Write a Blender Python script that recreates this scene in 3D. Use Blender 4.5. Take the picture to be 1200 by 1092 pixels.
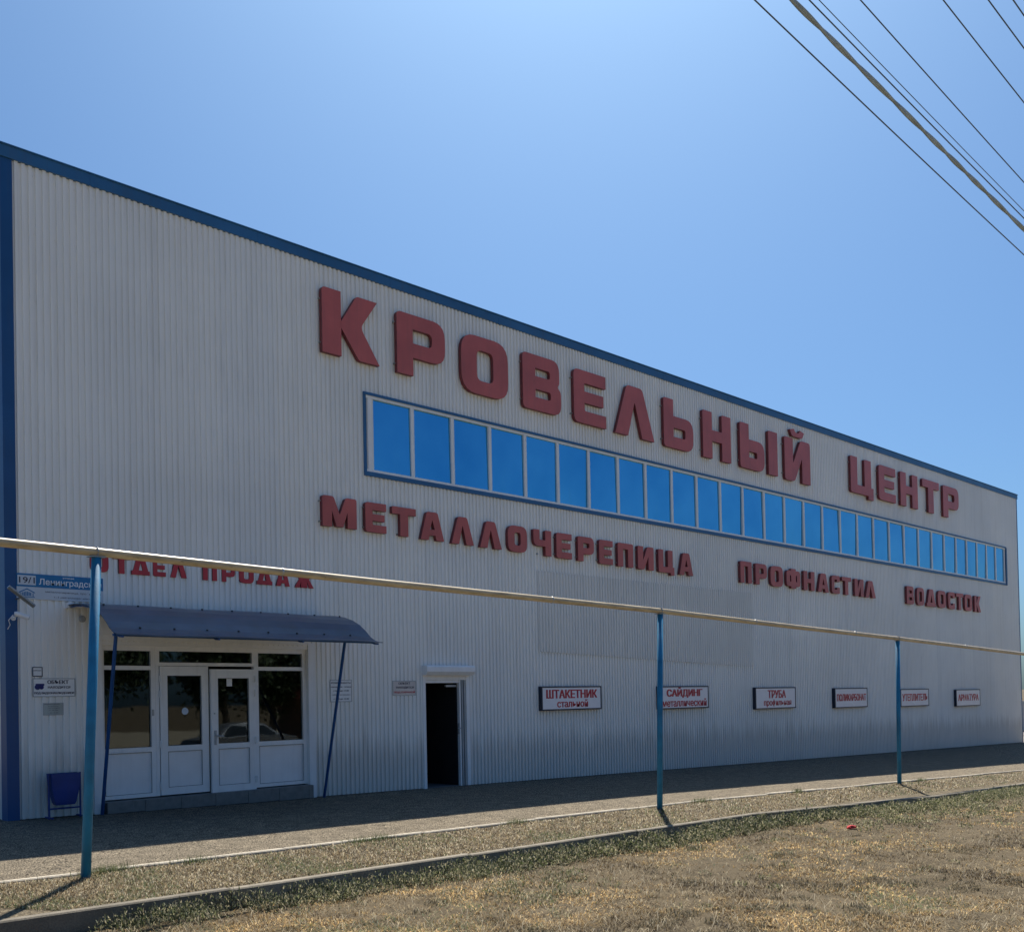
import bpy, bmesh, math, random
import numpy as np
from mathutils import Vector, Matrix, noise
from mathutils.geometry import tessellate_polygon
R = math.radians
random.seed(7); rng = np.random.default_rng(7)
for o in list(bpy.data.objects): bpy.data.objects.remove(o)
scn = bpy.context.scene
COL = scn.collection

# ------------------------------------------------------------------ camera
cam_d = bpy.data.cameras.new('camera'); cam = bpy.data.objects.new('camera', cam_d); COL.objects.link(cam)
yaw, pitch, roll = R(45.2316), math.atan(18.2/1200), 0.020
fw = Vector((math.cos(yaw)*math.cos(pitch), math.sin(yaw)*math.cos(pitch), math.sin(pitch)))
rt = Vector((math.sin(yaw), -math.cos(yaw), 0)); up = rt.cross(fw)
r2 = rt*math.cos(roll) - up*math.sin(roll); u2 = rt*math.sin(roll) + up*math.cos(roll)
M4 = Matrix((r2, u2, -fw)).transposed().to_4x4(); M4.translation = (0, 0, 1.6)
cam.matrix_world = M4
cam_d.sensor_fit = 'HORIZONTAL'; cam_d.sensor_width = 36; cam_d.lens = 36.0
cam_d.shift_y = (800-546)/1200.0
cam_d.clip_start = 0.05; cam_d.clip_end = 6000
scn.camera = cam

# ------------------------------------------------------------------ sky, sun, exposure
SUN_AZ, SUN_EL = R(39.8), R(56.5)          # azimuth from +X towards +Y
w = bpy.data.worlds.new('World'); scn.world = w; w.use_nodes = True
nt = w.node_tree; nt.nodes.clear()
sky = nt.nodes.new('ShaderNodeTexSky'); sky.sky_type = 'NISHITA'; sky.sun_disc = False
sky.sun_elevation = SUN_EL; sky.sun_rotation = math.pi/2 - SUN_AZ
sky.air_density = 0.9; sky.dust_density = 2.3; sky.ozone_density = 4.0; sky.altitude = 100
bg = nt.nodes.new('ShaderNodeBackground'); bg.inputs[1].default_value = 0.055
wo = nt.nodes.new('ShaderNodeOutputWorld')
tint = nt.nodes.new('ShaderNodeMix'); tint.data_type = 'RGBA'; tint.blend_type = 'MULTIPLY'; tint.inputs[0].default_value = 1
tint.inputs[7].default_value = (.65, 1.0, 1.29, 1)     # cool white balance of the whole sky
nt.links.new(sky.outputs[0], tint.inputs[6]); nt.links.new(tint.outputs[2], bg.inputs[0]); nt.links.new(bg.outputs[0], wo.inputs[0])
sl = bpy.data.lights.new('sun', 'SUN'); sl.energy = 4.6; sl.angle = R(0.55); sl.color = (1.0, 0.93, 0.83)
so = bpy.data.objects.new('sun', sl); COL.objects.link(so)
sd = Vector((math.cos(SUN_AZ)*math.cos(SUN_EL), math.sin(SUN_AZ)*math.cos(SUN_EL), math.sin(SUN_EL)))
so.rotation_euler = sd.to_track_quat('Z', 'Y').to_euler(); so.location = (0, 0, 40)
scn.view_settings.view_transform = 'Standard'; scn.view_settings.look = 'None'
scn.view_settings.exposure = 0.68; scn.view_settings.gamma = 1.0
scn.view_settings.use_curve_mapping = False

# ------------------------------------------------------------------ helpers
class MB:
    def __init__(s): s.v = []; s.f = []; s.m = []
    def quad(s, *p, m=0):
        n = len(s.v); s.v += [tuple(q) for q in p]; s.f.append(tuple(range(n, n+len(p)))); s.m.append(m); return s
    def box(s, x0, x1, y0, y1, z0, z1, m=0):
        n = len(s.v)
        s.v += [(x0,y0,z0),(x1,y0,z0),(x1,y1,z0),(x0,y1,z0),(x0,y0,z1),(x1,y0,z1),(x1,y1,z1),(x0,y1,z1)]
        for q in ((0,3,2,1),(4,5,6,7),(0,1,5,4),(1,2,6,5),(2,3,7,6),(3,0,4,7)): s.f.append(tuple(n+k for k in q)); s.m.append(m)
        return s
    def tube(s, pts, r, n=8, m=0, caps=True):
        pts = [Vector(p) for p in pts]; rs = r if isinstance(r, (list, tuple)) else [r]*len(pts)
        base = len(s.v)
        for i, p in enumerate(pts):
            t = (pts[min(i+1, len(pts)-1)] - pts[max(i-1, 0)]).normalized()
            a = t.orthogonal() if abs(t.z) > .95 else t.cross(Vector((0,0,1)))
            a.normalize(); b = t.cross(a)
            for k in range(n):
                q = p + (a*math.cos(2*math.pi*k/n) + b*math.sin(2*math.pi*k/n))*rs[i]; s.v.append(tuple(q))
        for i in range(len(pts)-1):
            for k in range(n):
                k2 = (k+1) % n
                s.f.append((base+i*n+k, base+i*n+k2, base+(i+1)*n+k2, base+(i+1)*n+k)); s.m.append(m)
        if caps:
            s.f.append(tuple(base+k for k in range(n))[::-1]); s.m.append(m)
            s.f.append(tuple(base+(len(pts)-1)*n+k for k in range(n))); s.m.append(m)
        return s
    def prism(s, contours, y0, y1, mf=0, ms=0):
        """contours in (x,z): first outer then holes; y0 is the face towards -Y"""
        polys = [[Vector((a, b, 0)) for a, b in c] for c in contours]
        flat = [p for c in polys for p in c]
        tris = tessellate_polygon(polys)
        n = len(s.v)
        s.v += [(p.x, y0, p.y) for p in flat]; k = len(flat)
        s.v += [(p.x, y1, p.y) for p in flat]
        for t in tris:
            a, b, c = t
            area = (flat[b]-flat[a]).cross(flat[c]-flat[a]).z
            if abs(area) < 1e-12: continue
            if area < 0: b, c = c, b
            s.f.append((n+a, n+b, n+c)); s.m.append(mf)
            s.f.append((n+k+a, n+k+c, n+k+b)); s.m.append(ms)
        i = 0
        for c in polys:
            L = len(c); ar = sum(c[j].x*c[(j+1)%L].y - c[(j+1)%L].x*c[j].y for j in range(L))
            outer = c is polys[0]
            for j in range(L):
                a, b = i+j, i+(j+1) % L
                if (ar > 0) == outer: s.f.append((n+a, n+k+a, n+k+b, n+b))
                else: s.f.append((n+a, n+b, n+k+b, n+k+a))
                s.m.append(ms)
            i += L
        return s
def wloc(o):
    v = Vector((0,0,0))
    while o is not None: v += o.location; o = o.parent
    return v
def link(name, me, parent=None, loc=(0,0,0), kind=None):
    o = bpy.data.objects.new(name, me); COL.objects.link(o); o.location = loc
    if parent is not None: o.parent = parent
    if kind: o['kind'] = kind
    return o
def obj(name, mb, mats, parent=None, origin=None, smooth=False, kind=None):
    """mesh in world coordinates; becomes child of parent"""
    org = Vector(origin) if origin is not None else (wloc(parent) if parent is not None else Vector((0,0,0)))
    me = bpy.data.meshes.new(name)
    me.from_pydata([(v[0]-org.x, v[1]-org.y, v[2]-org.z) for v in mb.v], [], mb.f)
    mats = mats if isinstance(mats, (list, tuple)) else [mats]
    for m in mats: me.materials.append(m)
    if len(mats) > 1: me.polygons.foreach_set('material_index', mb.m)
    if smooth: me.polygons.foreach_set('use_smooth', [True]*len(me.polygons))
    me.update()
    o = link(name, me, parent, org - (wloc(parent) if parent is not None else Vector((0,0,0))), kind)
    return o
def tag(o, label, cat, group=None):
    o['label'] = label; o['category'] = cat
    if group: o['group'] = group
    return o
def root(name, label, cat, loc, group=None):
    o = link(name, None, None, loc); o.empty_display_size = .3
    return tag(o, label, cat, group)

def nodes(name):
    m = bpy.data.materials.new(name); m.use_nodes = True
    n = m.node_tree; b = n.nodes['Principled BSDF']; return m, n, b
def N(n, t, **k):
    x = n.nodes.new(t)
    for a, v in k.items(): setattr(x, a, v)
    return x
def mapped(n, sc, coord='Position'):
    if coord == 'Position': c = N(n, 'ShaderNodeNewGeometry').outputs['Position']
    else: c = N(n, 'ShaderNodeTexCoord').outputs[coord]
    mp = N(n, 'ShaderNodeMapping'); mp.inputs['Scale'].default_value = sc
    n.links.new(c, mp.inputs['Vector']); return mp.outputs[0]
def nz(n, vec, scale=1., detail=4., rough=.55):
    t = N(n, 'ShaderNodeTexNoise'); t.inputs['Scale'].default_value = scale; t.inputs['Detail'].default_value = detail
    t.inputs['Roughness'].default_value = rough; n.links.new(vec, t.inputs['Vector']); return t.outputs['Fac']
def ramp(n, fac, stops):
    r = N(n, 'ShaderNodeValToRGB'); n.links.new(fac, r.inputs[0])
    e = r.color_ramp.elements
    while len(e) < len(stops): e.new(.5)
    for k, (p, c) in enumerate(stops): e[k].position = p; e[k].color = (*c, 1) if len(c) == 3 else c
    return r.outputs[0]
def mix(n, fac, a, b, mode='MIX'):
    x = N(n, 'ShaderNodeMix', data_type='RGBA', blend_type=mode)
    for sock, v in ((x.inputs[0], fac), (x.inputs[6], a), (x.inputs[7], b)):
        if hasattr(v, 'links') or isinstance(v, bpy.types.NodeSocket): n.links.new(v, sock)
        elif isinstance(v, (int, float)): sock.default_value = v
        else: sock.default_value = (*v, 1)
    return x.outputs[2]
def bump(n, b, h, st, dist=.01):
    bp = N(n, 'ShaderNodeBump'); bp.inputs['Strength'].default_value = st; bp.inputs['Distance'].default_value = dist
    n.links.new(h, bp.inputs['Height']); n.links.new(bp.outputs[0], b.inputs['Normal'])
def pmat(name, col, rough=.5, metal=0., var=.12, scale=3., bmp=0., bscale=60., dirt=0., sc=(1,1,1), spec=.5):
    m, n, b = nodes(name)
    v = mapped(n, sc); f = nz(n, v, scale, 5)
    lo = tuple(c*(1-var) for c in col); hi = tuple(min(1, c*(1+var)) for c in col)
    c = ramp(n, f, [(.3, lo), (.7, hi)])
    if dirt:
        d = nz(n, mapped(n, (9, 9, .5)), 1, 6, .65)
        k = ramp(n, d, [(.5, (0,0,0)), (.8, (dirt,)*3)])
        c = mix(n, k, c, (.09, .08, .065))
    n.links.new(c, b.inputs['Base Color'])
    b.inputs['Roughness'].default_value = rough; b.inputs['Metallic'].default_value = metal
    b.inputs['Specular IOR Level'].default_value = spec
    if bmp: bump(n, b, nz(n, mapped(n, sc), bscale, 3), bmp)
    return m

# ------------------------------------------------------------------ materials
def wall_mat(name, col, rough=.34):
    m, n, b = nodes(name)
    big = nz(n, mapped(n, (.25, .25, .35)), 1, 4)
    streak = nz(n, mapped(n, (7, 7, .18)), 1, 6, .6)
    fine = nz(n, mapped(n, (22, 22, 1.2)), 1, 4, .6)
    oi = N(n, 'ShaderNodeObjectInfo')
    c = ramp(n, big, [(.3, tuple(k*.93 for k in col)), (.7, tuple(min(1, k*1.05) for k in col))])
    k = ramp(n, streak, [(.5, (0,0,0)), (.85, (.30,)*3)])
    c = mix(n, k, c, (.48, .46, .42))
    k = ramp(n, fine, [(.55, (0,0,0)), (.9, (.28,)*3)])
    c = mix(n, k, c, (.33, .31, .28))
    # every sheet weathered a touch differently
    rv = ramp(n, oi.outputs['Random'], [(0, (.955, .96, .965)), (1, (1.0, .995, .985))])
    c = mix(n, 1.0, c, rv, 'MULTIPLY')
    # splash dirt low on the wall
    g = N(n, 'ShaderNodeNewGeometry'); sx = N(n, 'ShaderNodeSeparateXYZ'); n.links.new(g.outputs['Position'], sx.inputs[0])
    ma = N(n, 'ShaderNodeMath', operation='MULTIPLY_ADD'); n.links.new(sx.outputs['X'], ma.inputs[0]); ma.inputs[1].default_value = .016; n.links.new(sx.outputs['Z'], ma.inputs[2])
    md = N(n, 'ShaderNodeMath', operation='MULTIPLY_ADD'); n.links.new(streak, md.inputs[0]); md.inputs[1].default_value = -1.6; n.links.new(ma.outputs[0], md.inputs[2])
    k = ramp(n, md.outputs[0], [(0.0, (.35,)*3), (.40, (0,0,0))])
    c = mix(n, k, c, (.34, .31, .27))
    n.links.new(c, b.inputs['Base Color']); b.inputs['Roughness'].default_value = rough
    bump(n, b, fine, .05, .004)
    return m
m_wall = wall_mat('ribbed_cladding', (.91, .90, .86))
m_patch = wall_mat('replacement_cladding', (.80, .79, .75))
m_blue = pmat('blue_trim_paint', (.010, .075, .22), .38, var=.12, scale=1.2, dirt=.25)
m_cap = pmat('blue_parapet_paint', (.028, .125, .28), .4, var=.12, scale=.8, dirt=.25)
m_white = pmat('white_plastic_frame', (.86, .86, .85), .35, var=.04, dirt=.14)
m_panel = pmat('white_door_panel', (.86, .86, .86), .3, var=.04, dirt=.10)
m_grey = pmat('grey_painted_metal', (.42, .43, .43), .45, var=.1, dirt=.3)
m_dark = pmat('dark_rubber', (.02, .02, .022), .6, var=.2)
m_red = pmat('red_letter_face', (.52, .115, .095), .42, var=.16, scale=1.1, dirt=.22)
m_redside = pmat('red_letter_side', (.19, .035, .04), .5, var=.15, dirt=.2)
m_redsmall = pmat('bright_red_letter_face', (.52, .035, .045), .42, var=.12, scale=2, dirt=.15)
m_pole = pmat('blue_post_paint', (.008, .18, .35), .6, var=.22, scale=5, dirt=.35, bmp=.1)
m_steel = pmat('galvanised_steel', (.42, .42, .40), .38, .7, var=.2, scale=8)
m_canopy = pmat('blue_canopy_sheet', (.075, .115, .175), .33, var=.2, scale=2.5, dirt=.25)
m_strut = pmat('blue_strut_paint', (.010, .075, .24), .4, var=.15, dirt=.2)
m_bin = pmat('blue_bin_paint', (.008, .035, .20), .45, var=.2, dirt=.2)
m_case = pmat('dark_sign_case', (.012, .018, .04), .45, var=.2)
m_face = pmat('white_acrylic_face', (.90, .86, .87), .22, var=.03, dirt=.05)
m_ink_red = pmat('red_vinyl', (.50, .012, .03), .4, var=.08)
m_ink_dark = pmat('dark_ink', (.03, .03, .06), .5, var=.1)
m_ink_navy = pmat('navy_ink', (.012, .02, .16), .5, var=.1)
m_paper = pmat('faded_white_plate', (.88, .88, .87), .5, var=.04, dirt=.12)
m_plate_pink = pmat('faded_cream_plate', (.70, .63, .58), .5, var=.08, dirt=.3)
m_plate_blue = pmat('street_sign_blue', (.012, .17, .39), .35, var=.06, dirt=.1)
m_plate_white = pmat('street_sign_white', (.60, .64, .68), .35, var=.05, dirt=.1)
m_tile = pmat('grey_step_tile', (.18, .18, .17), .5, var=.18, scale=9, dirt=.3)
m_wire = pmat('black_wire_sheath', (.07, .09, .12), .55, var=.2)
m_cable = pmat('weathered_cable_sheath', (.28, .34, .38), .6, var=.25, scale=6)
m_kerb = None
def kerb_mat(name, col):
    m, n, b = nodes(name)
    oi = N(n, 'ShaderNodeObjectInfo')
    a = nz(n, mapped(n, (1,1,1)), 5, 6, .6); f = nz(n, mapped(n, (1,1,1)), 70, 4, .7)
    c = ramp(n, a, [(.3, tuple(k*.68 for k in col)), (.7, tuple(k*1.12 for k in col))])
    s = ramp(n, f, [(.35, (.55,)*3), (.6, (1.0,)*3)]); c = mix(n, .8, c, s, 'MULTIPLY')
    rv = ramp(n, oi.outputs['Random'], [(0, (.78,)*3), (1, (1.08,)*3)]); c = mix(n, 1., c, rv, 'MULTIPLY')
    n.links.new(c, b.inputs['Base Color']); b.inputs['Roughness'].default_value = .9
    bump(n, b, f, .5, .006); return m
m_kerb = kerb_mat('kerb_concrete', (.28, .245, .185))
m_kerb_in = kerb_mat('pale_kerb_concrete', (.62, .55, .43))
# mirror film glass of the strip window
m_film, n, b = nodes('blue_mirror_film_glass')
f = nz(n, mapped(n, (1,1,1)), .8, 3)
n.links.new(ramp(n, f, [(.3, (.088, .40, .64)), (.7, (.14, .49, .71))]), b.inputs['Base Color'])
b.inputs['Metallic'].default_value = 1
d_ = nz(n, mapped(n, (3, 3, .5)), 2, 5, .6); n.links.new(ramp(n, d_, [(.4, (.03,)*3), (.8, (.22,)*3)]), b.inputs['Roughness'])
bump(n, b, nz(n, mapped(n, (1,1,1)), 1.6, 1), .035, .02)
# clear pane
def glass_mat(name, tint, refl):
    m, n, b = nodes(name); n.nodes.remove(b)
    out = [x for x in n.nodes if x.type == 'OUTPUT_MATERIAL'][0]
    tr = N(n, 'ShaderNodeBsdfTransparent'); tr.inputs[0].default_value = (*tint, 1)
    gl = N(n, 'ShaderNodeBsdfGlossy'); gl.inputs['Roughness'].default_value = .02; gl.inputs[0].default_value = (.85, .9, .92, 1)
    fr = N(n, 'ShaderNodeFresnel'); fr.inputs[0].default_value = refl
    mx = N(n, 'ShaderNodeMixShader'); n.links.new(fr.outputs[0], mx.inputs[0]); n.links.new(tr.outputs[0], mx.inputs[1]); n.links.new(gl.outputs[0], mx.inputs[2])
    bp = N(n, 'ShaderNodeBump'); bp.inputs['Strength'].default_value = .02; bp.inputs['Distance'].default_value = .02
    n.links.new(nz(n, mapped(n, (1,1,1)), 2.5, 1), bp.inputs['Height']); n.links.new(bp.outputs[0], gl.inputs['Normal'])
    n.links.new(mx.outputs[0], out.inputs[0]); return m
m_glass = glass_mat('door_glass', (.5, .54, .54), 1.6)
# gas pipe: old cream paint, a little gloss
m_pipe, n, b = nodes('cream_pipe_paint')
a = nz(n, mapped(n, (1.2, 6, 6)), 3, 6, .65)
c = ramp(n, a, [(.3, (.34, .255, .14)), (.62, (.60, .48, .29))])
r_ = nz(n, mapped(n, (2.5, 9, 9)), 4, 5, .7); k = ramp(n, r_, [(.62, (0,0,0)), (.72, (.8,)*3)])
c = mix(n, k, c, (.16, .09, .05)); n.links.new(c, b.inputs['Base Color']); b.inputs['Roughness'].default_value = .38
bump(n, b, r_, .15, .004)

def ground_mat(name, stops, grain, gcol, fineb, patch=None, crack=False):
    m, n, b = nodes(name)
    p = mapped(n, (1,1,1))
    big = nz(n, p, .55, 5, .6); med = nz(n, p, 5, 5, .65); f = nz(n, p, grain, 3, .7)
    c = ramp(n, big, stops)
    k = ramp(n, f, [(.46, (0,0,0)), (.575, (1,1,1))]); c = mix(n, k, c, gcol)
    k = ramp(n, med, [(.35, (.70,)*3), (.68, (1.15,)*3)]); c = mix(n, 1., c, k, 'MULTIPLY')
    if patch:
        pn = nz(n, p, .9, 4, .6); k = ramp(n, pn, [(.52, (0,0,0)), (.62, (.75,)*3)]); c = mix(n, k, c, patch)
    n.links.new(c, b.inputs['Base Color']); b.inputs['Roughness'].default_value = .95; b.inputs['Specular IOR Level'].default_value = .2
    bump(n, b, f, fineb, .02); return m
m_asph = ground_mat('gravelly_asphalt', [(.3, (.026, .024, .021)), (.7, (.042, .038, .032))], 70, (.44, .365, .255), 1.0)
m_strip = ground_mat('dry_soil', [(.3, (.075, .06, .04)), (.7, (.13, .105, .07))], 60, (.26, .215, .14), 1.)
m_soil = ground_mat('dry_trodden_soil', [(.3, (.045, .036, .022)), (.7, (.115, .09, .054))], 55, (.20, .155, .092), 1., (.125, .098, .06))
m_road = ground_mat('road_asphalt', [(.3, (.055, .053, .05)), (.7, (.075, .072, .068))], 30, (.10, .098, .09), .5)

# ------------------------------------------------------------------ ground levels
D = 15.57
def H(X, Y):
    X = min(max(X, -30), 60)
    e = min(max((X-14)*.013, 0), .25); t = min(max((D-Y)/5.67, 0), 1)
    z = -0.0165*(X-4.5) - e*t
    if Y < 9.9: z -= .085*min(9.9-Y, 1.4)
    return z
def lump(X, Y, a, s): return a*noise.noise(Vector((X*s, Y*s, 3.1)))
def L(X, Y):
    k = min(max((8.6-Y)/1.2, 0), 1)
    return H(X, Y) - .165 + lump(X, Y, .05, .7)*k + lump(X, Y, .02, 2.7) + lump(X, Y, .022, 6.)
def S(X, Y): return H(X, Y) - .004 + lump(X, Y, .016, 1.9)
def kerbY(X):
    xs = [-30, 15, 16.8, 18.8, 21.2, 25, 45, 80]; ys = [8.62, 8.62, 8.5, 8.28, 8.33, 8.55, 8.7, 8.7]
    return float(np.interp(X, xs, ys))
def sheet(name, xs, yfn, zfn, mat, smooth=True):
    mb = MB(); cols = [[(x, y, zfn(x, y)) for y in yfn(x)] for x in xs]
    ny = len(cols[0]); mb.v = [p for c in cols for p in c]
    for i in range(len(cols)-1):
        for j in range(ny-1): mb.f.append((i*ny+j, (i+1)*ny+j, (i+1)*ny+j+1, i*ny+j+1)); mb.m.append(0)
    return obj(name, mb, mat, smooth=smooth, kind='structure')
def grad(a, b, n): return list(np.linspace(a, b, n))
XS = grad(-60, -8, 14)[:-1] + grad(-8, 30, 381)[:-1] + grad(30, 60, 40)[:-1] + grad(60, 160, 12)
sheet('asphalt_apron', XS, lambda x: grad(9.93, 15.6, 22) + grad(16.5, 60, 6), lambda x, y: H(x, y) + lump(x, y, .008, .9), m_asph)
sheet('planting_strip', XS, lambda x: grad(kerbY(x)+.05, 9.93, 14), S, m_strip)
sheet('dry_ground', XS, lambda x: grad(1.2, 4, 8)[:-1] + grad(4, kerbY(x)+.02, 66), L, m_soil)
m_verge = ground_mat('pale_bounce_verge', [(.3, (.27, .235, .165)), (.7, (.36, .315, .23))], 30, (.42, .37, .27), .8)  # verge outside the view, made pale to bounce sunlight onto the wall
sheet('verge_ground', XS, lambda x: [-80, -50, -30, -20, -16] + grad(-13, 0, 12) + [1.2], L, m_verge)
mb = MB().quad((-3000,-3000,-1.7), (3000,-3000,-1.7), (3000,3000,-1.7), (-3000,3000,-1.7))
obj('far_ground', mb, m_soil, kind='structure')
sheet('street', grad(-60, 120, 40), lambda x: [-9.5, -8, -6, -4], lambda x, y: H(x, y) - .10, m_road)

# kerbs made of single stones
def kerb_run(rname, w_, h_, yfn, mat, top, x0, x1, ln=1.0, jit=.006):
    rt_ = link(rname, None, None, (0,0,0), 'structure')
    bm = bmesh.new(); bmesh.ops.create_cube(bm, size=1)
    for v in bm.verts: v.co.x *= ln-.008; v.co.y *= w_; v.co.z *= h_
    bmesh.ops.bevel(bm, geom=[e for e in bm.edges if abs(e.verts[0].co.z-e.verts[1].co.z) < .01], offset=.012, segments=1, affect='EDGES')
    me = bpy.data.meshes.new('kerbstone'); bm.to_mesh(me); bm.free(); me.materials.append(mat)
    x = x0
    while x < x1:
        xa, xb = x, x+ln; ya, yb = yfn(xa), yfn(xb); za, zb = top(xa, ya), top(xb, yb)
        o = link('kerbstone', me, rt_, ((xa+xb)/2, (ya+yb)/2 + random.uniform(-jit, jit), (za+zb)/2 - h_/2 + random.uniform(-jit, jit)))
        o.rotation_euler = (random.uniform(-.02, .02), -math.atan2(zb-za, ln) + random.uniform(-.006, .006), math.atan2(yb-ya, ln) + random.uniform(-.004, .004))
        x += ln
kerb_run('outer_kerb', .105, .34, kerbY, m_kerb, lambda x, y: H(x, y) + .02, -10.2, 60, ln=3.0)
kerb_run('inner_kerb', .075, .26, lambda x: 9.90, m_kerb_in, lambda x, y: H(x, y) + .022, -9.8, 60, ln=2.0, jit=.007)

# ------------------------------------------------------------------ warehouse
X0, X1, ZT = 5.20, 45.72, 9.77
B = root('warehouse_building', 'long warehouse shop clad in pale ribbed sheet with blue edge trim and mirrored strip window', 'building', (5.26, D, 0))
openings = [(11.80, 44.12, 5.93, 7.36), (6.50, 10.38, -1, 2.60), (12.98, 14.08, -1, 2.12)]
def ribs(x0, nrib, zb, zt, y, holes=(), amp=.028, p=.1):
    """front sheet metal: trapezoid ribs, interrupted at the openings"""
    mb = MB()
    prof = [(0, 0), (.036, 0), (.044, -amp), (.092, -amp), (.1, 0)]
    for i in range(nrib):
        xa = x0 + i*p; xc = xa + p/2
        segs = [(zb(xc), zt)]
        for (a, b, c, d) in holes:
            if a < xc < b:
                ns = []
                for (s0, s1) in segs:
                    if c > s0: ns.append((s0, min(s1, c)))
                    if d < s1: ns.append((max(s0, d), s1))
                segs = [q for q in ns if q[1]-q[0] > .01]
        for (s0, s1) in segs:
            for (u0, w0), (u1, w1) in zip(prof[:-1], prof[1:]):
                mb.quad((xa+u0, y+w0, s0), (xa+u1, y+w1, s0), (xa+u1, y+w1, s1), (xa+u0, y+w0, s1))
    return mb
nb = 11; x = 5.35; k = 0
while x < 45.65:
    n_ = min(nb, int(round((45.66-x)/.1)))
    if n_ < 1: break
    mb = ribs(x, n_, lambda xx: H(xx, D) + .01, 9.595, D - .003*(k % 2), openings)
    obj('cladding_sheet', mb, m_wall, B); x += n_*.1; k += 1
# darker replacement sheets over the middle of the wall
for i in range(8):
    xa = 16.26 + i*1.08
    obj('replacement_sheet', ribs(xa, 11 if i < 7 else 11, lambda xx: 2.62 - .032*(xx-16.26), 4.40, D-.032 - .0015*(i % 2), amp=.022, p=.0985), m_patch, B)
# screw heads
mb = MB()
for zz in (.45, 1.3, 2.9, 4.55, 5.7, 7.6, 8.6, 9.45):
    xx = 5.37
    while xx < 45.6:
        if not any(a-.05 < xx < b+.05 and c-.05 < zz < d+.05 for a, b, c, d in openings):
            zc = zz + random.uniform(-.008, .008) - .0*xx
            if zc > H(xx, D)+.1: mb.tube([(xx, D-.001, zc), (xx, D-.012, zc)], .011, 6)
        xx += .3
obj('cladding_screws', mb, m_wall, B, kind='stuff')
# side, back and roof
mb = MB(); p = .1; yy = D+.12
while yy < 40:
    prof = [(0,0), (.03,0), (.046,-.014), (.084,-.014), (.1,0)]
    for (u0, w0), (u1, w1) in zip(prof[:-1], prof[1:]):
        mb.quad((5.22+w0, yy+u0, -.1), (5.22+w0, yy+u0, 9.58), (5.22+w1, yy+u1, 9.58), (5.22+w1, yy+u1, -.1))
    yy += .1
obj('end_wall', mb, m_wall, B)
obj('end_wall', MB().box(45.60, 45.68, D+.08, 40, -1.2, 9.6), m_wall, B)
obj('back_wall', MB().box(5.3, 45.7, 40, 40.1, -1.2, 9.6), m_wall, B)
obj('roof', MB().box(5.3, 45.7, D+.04, 40, 9.50, 9.62), m_grey, B)
mbp = MB().box(X0-.02, X1+.02, D-.055, D+.10, 9.592, ZT).box(X0-.035, X1+.035, D-.075, D+.16, ZT, ZT+.018)
for i in range(14):
    xx = X0 + 2.9*i + 1.3; mbp.box(xx, xx+.05, D-.058, D-.055, 9.575, ZT)
obj('parapet_capping', mbp, m_cap, B)
obj('parapet_capping', MB().box(X0-.02, X0+.06, D+.161, 40.1, 9.572, ZT), m_cap, B)
for xa, xb in ((X0-.01, 5.36), (45.62, X1)):
    obj('corner_trim', MB().box(xa, xb, D-.03, D+.005, H(xa, D)-.05, 9.591), m_blue, B)
    xs = xa if xa < 10 else xb-.02
    obj('corner_trim', MB().box(xs-.0, xs+.02, D+.006, D+.20, H(xa, D)-.05, 9.591), m_blue, B)
obj('base_flashing', MB().box(14.2, 45.6, D-.022, D-.016, -.9, -.895), m_grey, B) if False else None

# strip window
wx = [11.75,12.79,13.84,14.89,15.95,17.0,18.06,19.13,20.2,21.28,22.37,23.46,24.56,25.66,26.77,27.88,29.01,30.14,31.28,32.42,33.57,34.72,35.88,37.0,38.1,39.18,40.2,41.2,42.18,43.14,44.09]
zb0, zt0 = 5.98, 7.33
fm = MB()
fm.box(11.66, 44.17, D-.050, D+.02, zt0-.002, zt0+.05); fm.box(11.66, 44.17, D-.050, D+.02, zb0-.05, zb0)
wf = obj('window_frame', fm, m_white, B)
tm = MB().box(11.60, 44.25, D-.075, D+.0, zt0+.05, zt0+.10).box(11.601, 44.25, D-.065, D+.0, zb0-.131, zb0-.05)
tm.box(11.60, 11.66, D-.055, D, zb0-.13, zt0+.05).box(44.17, 44.27, D-.085, D, zb0-.13, zt0+.05)
obj('window_flashing', tm, m_cap, B)
for i, xx in enumerate(wx):
    hw = .042 if 0 < i < 30 else .045
    obj('mullion', MB().box(xx-hw, xx+hw, D-.045, D+.02, zb0, zt0-.002), m_white, wf)
for i in range(30):
    a, b_ = wx[i]+.042, wx[i+1]-.042; cx_, cz_ = (a+b_)/2, (zb0+zt0)/2; wd, hg = b_-a+.01, zt0-zb0+.01
    ty, tx = random.uniform(-.008, .008), random.uniform(-.016, .016)
    mb = MB()
    for yy_, fl in ((D-.012, 1), (D+.010, 0)):
        P_ = [(cx_+sx*wd/2, yy_+sx*ty*wd/2+sz*tx*hg/2, cz_+sz*hg/2) for sx, sz in ((-1,-1),(1,-1),(1,1),(-1,1))]
        mb.quad(*(P_ if fl else P_[::-1]))
    obj('pane', mb, m_film, wf)

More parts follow.
